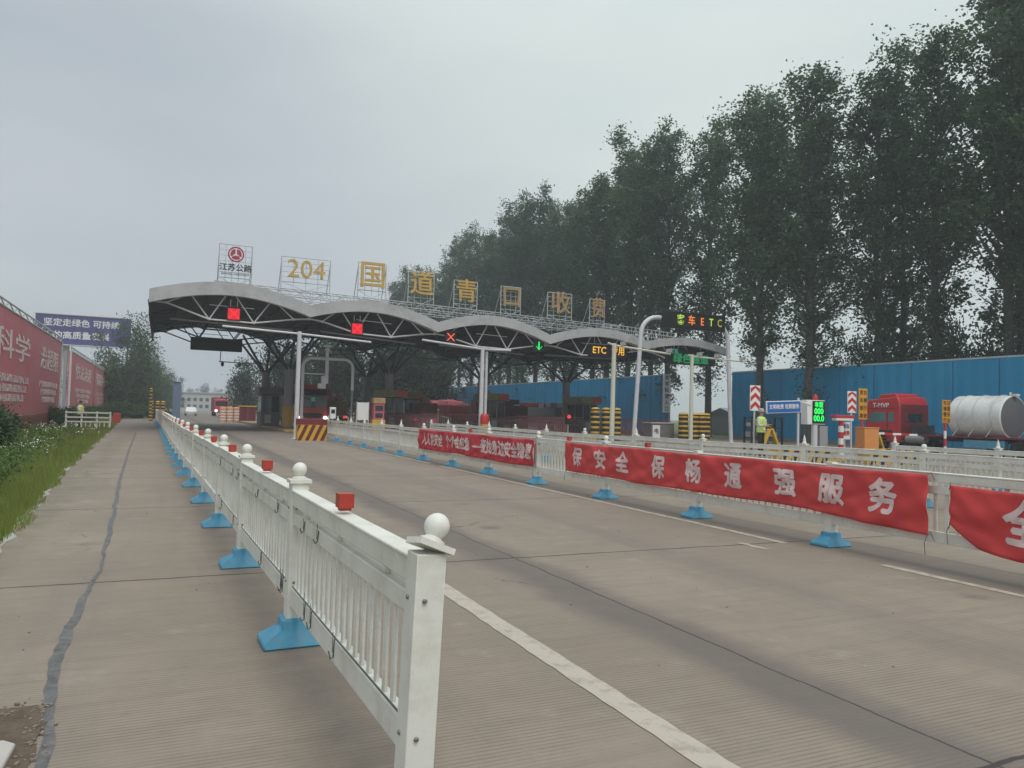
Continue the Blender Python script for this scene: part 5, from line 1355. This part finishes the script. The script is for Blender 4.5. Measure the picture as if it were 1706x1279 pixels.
def broad(seed, H, W_, leafm, dens=1.0, trunk_h=.25, size=(.18, .34)):
    rng = np.random.default_rng(seed); rr = random.Random(seed); tr = MB()
    th = H * trunk_h; top = Vector((rr.uniform(-.3, .3), rr.uniform(-.3, .3), th)); tr.tube([(0, 0, 0), top * .5 + Vector((.05, 0, 0)), top], [.026 * H + .05, .02 * H + .03, .018 * H + .02], 8)
    C_, S_ = [], []
    for k in range(int(16 + H * 1.5)):
        az = rr.uniform(0, 6.28); u = rr.random() ** .6; zf = rr.uniform(.0, 1.0)
        rad = W_ / 2 * math.sin(math.pi * min(.97, .12 + zf * .80)) ** .7 * u
        tip = Vector((math.cos(az) * rad, math.sin(az) * rad, th * .8 + (H - th * .8) * zf * rr.uniform(.86, 1.03)))
        mid = top.lerp(tip, .5) + Vector((rr.uniform(-.3, .3), rr.uniform(-.3, .3), .2))
        tr.tube([top - Vector((0, 0, .1)), mid, tip], [.012 * H, .007 * H, .01], 5, cap=False)
        for q in range(5):
            cc = mid.lerp(tip, rr.uniform(.2, 1.1)) + Vector((rr.gauss(0, .09 * W_), rr.gauss(0, .09 * W_), rr.gauss(0, .05 * H)))
            if cc.z < .2: cc.z = .2
            nlf = int(rr.randint(30, 70) * dens); rad_ = rr.uniform(.05, .10) * W_
            C_.append(rng.normal(size=(nlf, 3)) * rad_ * np.array([1, 1, .8]) + np.array(cc)); S_.append(rng.uniform(size[0], size[1], nlf))
    C_ = np.concatenate(C_); S_ = np.concatenate(S_); C_[:, 2] = np.maximum(C_[:, 2], .05)
    return tr.mesh('trunk', M['bark']), leaf_mesh('crown', C_, S_, leafm, rng)

def plant(name, label, cat, meshes, x, y_, s=1.0, rz=0.0, group=None, sz=None, z=-.03):
    root = thing(name, label, cat, (x, y_, z), rz, group)
    root.scale = (s, s, sz or s)
    link('trunk', meshes[0], root); link('crown', meshes[1], root)
    return root
M['weed'] = leafmat('weed_leaf', (.05, .10, .025), (.13, .20, .05), .3)
POP = [poplar(11 + i, 30.0, 1.0, (.16, .22, .19, .13)[i], (5.0, 5.8, 4.8, 6.0)[i]) for i in range(5 - 1)]
rt = random.Random(21)
plant('poplar_tree', 'tall poplar with a bare trunk in front of the blue hoarding, right of the gantry', 'tree', POP[1], 44.2, 48.6, 1.15, 1.2, 'poplars along the right side', sz=.95)
plant('poplar_tree', 'tall poplar with its trunk in front of the blue hoarding behind the green display', 'tree', POP[2], 44.4, 43.6, 1.2, 2.2, 'poplars along the right side', sz=.97)
plant('poplar_tree', 'poplar with thin trunk standing in the gap of the blue hoarding', 'tree', POP[0], 47.6, 59.2, 1.15, .4, 'poplars along the right side', sz=1.02)
plant('poplar_tree', 'poplar beside the white vertical banner at the hoarding end', 'tree', POP[3], 46.9, 64.6, 1.15, .9, 'poplars along the right side', sz=1.04)
LNEAR = 'tall leafy poplar rising close behind the blue hoarding on the right'
LMID = 'poplar standing back behind the gap in the blue hoarding'
LFAR = 'poplar in the dense row receding behind the canopy roof'
row = []
yy = 22.0; k = 0
while yy < 44:
    row.append((47.6 + rt.uniform(-.5, .6), yy, LNEAR))
    if k % 2 == 0: row.append((52.5 + rt.uniform(-.8, .8), yy + 2.2, LNEAR))
    k += 1; yy += rt.uniform(4.0, 5.0)
yy = 67.5
while yy < 170:
    k += 1; row.append((47.5 + rt.uniform(-.8, .8), yy, LFAR))
    if 84 < yy < 110 and k % 3 == 0: row.append((51.5 + rt.uniform(-1, 1), yy + 2, LFAR))
    yy += rt.uniform(3.6, 4.6) * (1.1 if yy < 110 else 1.45)
row += [(52.5, 57.5, LMID), (53, 51.5, LMID)]
for (x, y_, lb) in row:
    h = rt.uniform(.90, 1.10)
    if y_ > 67: h *= 1.0
    plant('poplar_tree', lb, 'tree', POP[rt.randrange(4)], x, y_, rt.uniform(1.05, 1.32), rt.uniform(0, 6.28), 'poplars along the right side', sz=h)
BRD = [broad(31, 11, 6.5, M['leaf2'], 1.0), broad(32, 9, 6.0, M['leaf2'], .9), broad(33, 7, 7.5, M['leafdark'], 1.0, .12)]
BUSH = [broad(41, 2.2, 2.6, M['hedge'], 1.0, .12, (.09, .17)), broad(42, 1.7, 2.4, M['hedge'], 1.0, .12, (.09, .17))]
# dark trees behind the toll plaza, seen under the roof
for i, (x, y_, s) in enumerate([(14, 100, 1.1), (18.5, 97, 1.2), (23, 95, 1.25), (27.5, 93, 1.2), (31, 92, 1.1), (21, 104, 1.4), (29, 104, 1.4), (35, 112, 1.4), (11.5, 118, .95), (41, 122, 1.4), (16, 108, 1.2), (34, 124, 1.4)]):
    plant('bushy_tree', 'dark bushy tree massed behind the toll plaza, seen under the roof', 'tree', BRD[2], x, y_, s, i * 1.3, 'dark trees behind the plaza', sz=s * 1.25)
# undergrowth behind the right hoarding
for i in range(9):
    plant('bushy_tree', 'dark undergrowth tree between the poplar trunks above the right hoarding', 'tree', BRD[2], 56 + rt.uniform(-1, 2.0), 24 + i * 3.0, .8, i * 2.1, 'undergrowth behind the right hoarding', sz=rt.uniform(1.2, 1.5))
# left trees
for (x, y_, s, m, lb) in [(-4.6, 117, 1.14, 0, 'tallest leafy tree left of the canopy, overlapping the purple billboard'), (-2.7, 121, .98, 0, 'leafy tree just left of the canopy corner, lower than the tallest'), (-1.5, 128, .78, 1, 'short leafy tree closest to the road at the left'),
                          (-6.6, 124, 1.0, 1, 'tree at the end of the farther red hoarding')]:
    plant('leafy_tree', lb, 'tree', BRD[m], x, y_, s, x, None, sz=s * 1.05)
for i, (x, y_, s) in enumerate([(-9.5, 128, 1.0), (-5.5, 132, 1.0), (-3.6, 136, .95), (-7.5, 137, 1.1)]):
    plant('bushy_tree', 'dark bush filling the space under the left trees', 'tree', BRD[2], x, y_, s, i * 1.7, 'dark bushes under the left trees', sz=s * .9)
for i, (x, y_, s) in enumerate([(-.9, 165, 1.0), (.3, 175, .95), (1.6, 188, .85), (2.9, 200, .75)]):
    plant('leafy_tree', 'hazy tree in the receding row at the left road edge', 'tree', BRD[i % 2], x, y_, s, i * 2.2, 'hazy trees down the road', sz=s)
for i in range(16):
    x = 4 + i * 5.5 + rt.uniform(-1, 1)
    plant('leafy_tree', 'small faded tree on the skyline far down the road', 'tree', BRD[i % 2], x, 330 + rt.uniform(-15, 15), .95, i, 'faded skyline trees', sz=rt.uniform(.75, 1.15))
# hedge of dark shrubs under the near hoarding
for i in range(17):
    y_ = 26.5 + i * 1.75; x = -.162 * y_ - .85 + (.05 * (i - 6) if i > 6 else 0) + rt.uniform(-.3, .3)
    if y_ > 52: break
    plant('shrub', 'dark green shrub in the hedge below the nearer red hoarding', 'shrub', BUSH[i % 2], x, y_, rt.uniform(.85, 1.1), i * 1.1, 'dark hedge shrubs at the left edge', sz=rt.uniform(.55, .75) * (1.0 if i < 9 else .8))
for i in range(11):
    y_ = 62 + i * 6.2
    plant('shrub', 'low shrub growing along the foot of the farther red hoarding', 'shrub', BUSH[i % 2], -6.3 + rt.uniform(-.3, .3), y_, 1.1, i * 2.0, 'low shrubs along the farther hoarding', sz=.62)
for i, (x, y_, s) in enumerate([(-3.9, 98, 1.0), (-2.6, 100, .9), (-1.3, 101, .8), (-.2, 103, .7), (-4.6, 104, 1.1), (-3.0, 107, 1.1), (.6, 108, .6)]):
    plant('shrub', 'low olive shrub where the left lane ends before the trees', 'shrub', BUSH[i % 2], x, y_, 1.3 * s, i * 1.9, 'olive shrubs at the end of the left lane', sz=.8 * s)
# grass and weeds on the verge (uncountable)
def grass_mesh(name, n, seed, hrange, wd, region, m):
    rng = np.random.default_rng(seed); P = []
    pos = region(rng, n); n = len(pos)
    h = rng.uniform(*hrange, n); az = rng.uniform(0, 6.28, n); lean = rng.uniform(.1, .7, n); la = rng.uniform(0, 6.28, n); sc = np.clip(pos[:, 1] / 18, .8, 3.0)
    w_ = wd * sc; h = h * np.clip(sc, .8, 1.6) ** .5
    dx, dy = np.cos(az) * w_ / 2, np.sin(az) * w_ / 2
    v = np.empty((n, 3, 3)); z0 = -.04
    v[:, 0] = np.c_[pos[:, 0] - dx, pos[:, 1] - dy, np.full(n, z0)]; v[:, 1] = np.c_[pos[:, 0] + dx, pos[:, 1] + dy, np.full(n, z0)]
    v[:, 2] = np.c_[pos[:, 0] + np.cos(la) * lean * h, pos[:, 1] + np.sin(la) * lean * h, h]
    me = bpy.data.meshes.new(name); me.vertices.add(n * 3); me.vertices.foreach_set('co', v.reshape(-1)); me.loops.add(n * 3)
    me.loops.foreach_set('vertex_index', np.arange(n * 3, dtype=np.int32)); me.polygons.add(n); me.polygons.foreach_set('loop_start', np.arange(0, n * 3, 3, dtype=np.int32))
    me.update(calc_edges=True); me.materials.append(m); return me
def verge(y0, y1, xoff=.0, left=-.20, extra=-2.2):
    def f(rng, n):
        u = rng.random(n); y_ = y0 * (y1 / y0) ** u
        ex = np.interp(y_, [e[1 - 1] for e in EDGE], [e[1] for e in EDGE])
        lx = left * y_ + extra; t = rng.random(n) ** 1.15
        x = ex - xoff + .05 + .09 * np.sin(y_ * 1.7) * np.sin(y_ * .61 + 1) + rng.normal(0, .03, n) + (lx - ex) * t
        keep = rng.random(n) < (.45 + .55 * (np.sin(x * 2.1 + y_ * .7) * np.sin(y_ * .43 - x) + 1) / 2)
        return np.c_[x, y_][keep]
    return f
g = link('grass', grass_mesh('grass', 95000, 5, (.035, .17), .016, verge(6.5, 95), M['grassblade'])); tag(g, 'green grass and weeds growing on the left verge beside the slab', 'grass', kind='stuff')
M['drygrass'] = leafmat('dry_grass', (.16, .13, .05), (.30, .25, .11), .3)
g = link('dry_grass', grass_mesh('dry_grass', 16000, 15, (.03, .14), .014, verge(6.5, 70, left=-.06, extra=-1.75), M['drygrass'])); tag(g, 'dry yellowed grass blades along the edge of the concrete slab', 'grass', kind='stuff')
rng = np.random.default_rng(8); C_, S_ = [], []
for _ in range(22):
    y_ = rng.uniform(21, 36); x = -.165 * y_ + .25 + rng.uniform(-.3, 1.15); h = rng.uniform(.25, .6)
    k = rng.integers(4, 9); C_.append(np.c_[rng.normal(x, .09, k), rng.normal(y_, .12, k), rng.normal(h, .05, k)]); S_.append(rng.uniform(.03, .065, k))
for _ in range(36):
    y_ = rng.uniform(40, 54); x = -.115 * y_ + rng.uniform(-.4, 2.2); k = rng.integers(3, 7); C_.append(np.c_[rng.normal(x, .15, k), rng.normal(y_, .2, k), rng.normal(.4, .08, k)]); S_.append(rng.uniform(.05, .09, k))
o = link('flowers', leaf_mesh('flowers', np.concatenate(C_), np.concatenate(S_), M['flower'], rng)); tag(o, 'small white wild flowers scattered over the verge weeds', 'flowers', kind='stuff')
rng = np.random.default_rng(9); C_, S_ = [], []
for _ in range(330):
    y_ = 14 * (52 / 14) ** rng.random(); lo = -.168 * y_ - .6; hi = np.interp(y_, [e[0] for e in EDGE], [e[1] for e in EDGE]) - .9
    if hi < lo + .1: continue
    x = lo + (hi - lo) * rng.random() ** 1.5; k = rng.integers(14, 40); hgt = rng.uniform(.12, .45)
    C_.append(np.c_[rng.normal(x, .16, k), rng.normal(y_, .2, k), np.abs(rng.normal(hgt * .6, hgt * .3, k))]); S_.append(rng.uniform(.05, .12, k))
o = link('weeds', leaf_mesh('weeds', np.concatenate(C_), np.concatenate(S_), M['weed'], rng)); tag(o, 'leafy green weeds growing thick on the left verge', 'weeds', kind='stuff')
# ------------------------------------------------------------------ far buildings
for i, (x, y_, w_, h, lb) in enumerate([(14, 300, 16, 6.2, 'long pale low building far down the road'), (30, 310, 12, 8.0, 'taller pale block on the skyline under the roof corner'), (40, 290, 10, 5.5, 'low far building right of the taller block')]):
    root = thing('building', lb, 'building', (x, y_, 0))
    mb = MB(); mb.box((0, 0, h / 2), (w_, 8, h)); mb.build('wall', M['building'], root)
    mb = MB(); mb.box((0, 0, h + .2), (w_ + .8, 8.8, .4)); mb.build('roof', M['column'], root)
    mb = MB()
    for k in range(int(w_ / 2)):
        for zz in np.arange(1.6, h - .8, 2.4): mb = MB(); mb.box((-w_ / 2 + 1 + k * 2, -4.02, zz), (1.1, .06, 1.2)); mb.build('window', M['glass'], root)
# ------------------------------------------------------------------ haze
HAZE = True
if HAZE:
    mb = MB(); mb.box((0, 0, 19.5), (1400, 1400, 41.1)); 
    hm = bpy.data.materials.new('haze'); hm.use_nodes = True; t = hm.node_tree; t.nodes.remove(t.nodes['Principled BSDF'])
    pv = t.nodes.new('ShaderNodeVolumePrincipled'); pv.inputs['Color'].default_value = (.86, .93, 1, 1); pv.inputs['Density'].default_value = .0012; pv.inputs['Anisotropy'].default_value = .2
    t.links.new(pv.outputs[0], t.nodes['Material Output'].inputs['Volume'])
    o = mb.build('haze', hm, smooth=False); tag(o, 'pale grey haze in the air', 'haze', kind='stuff')
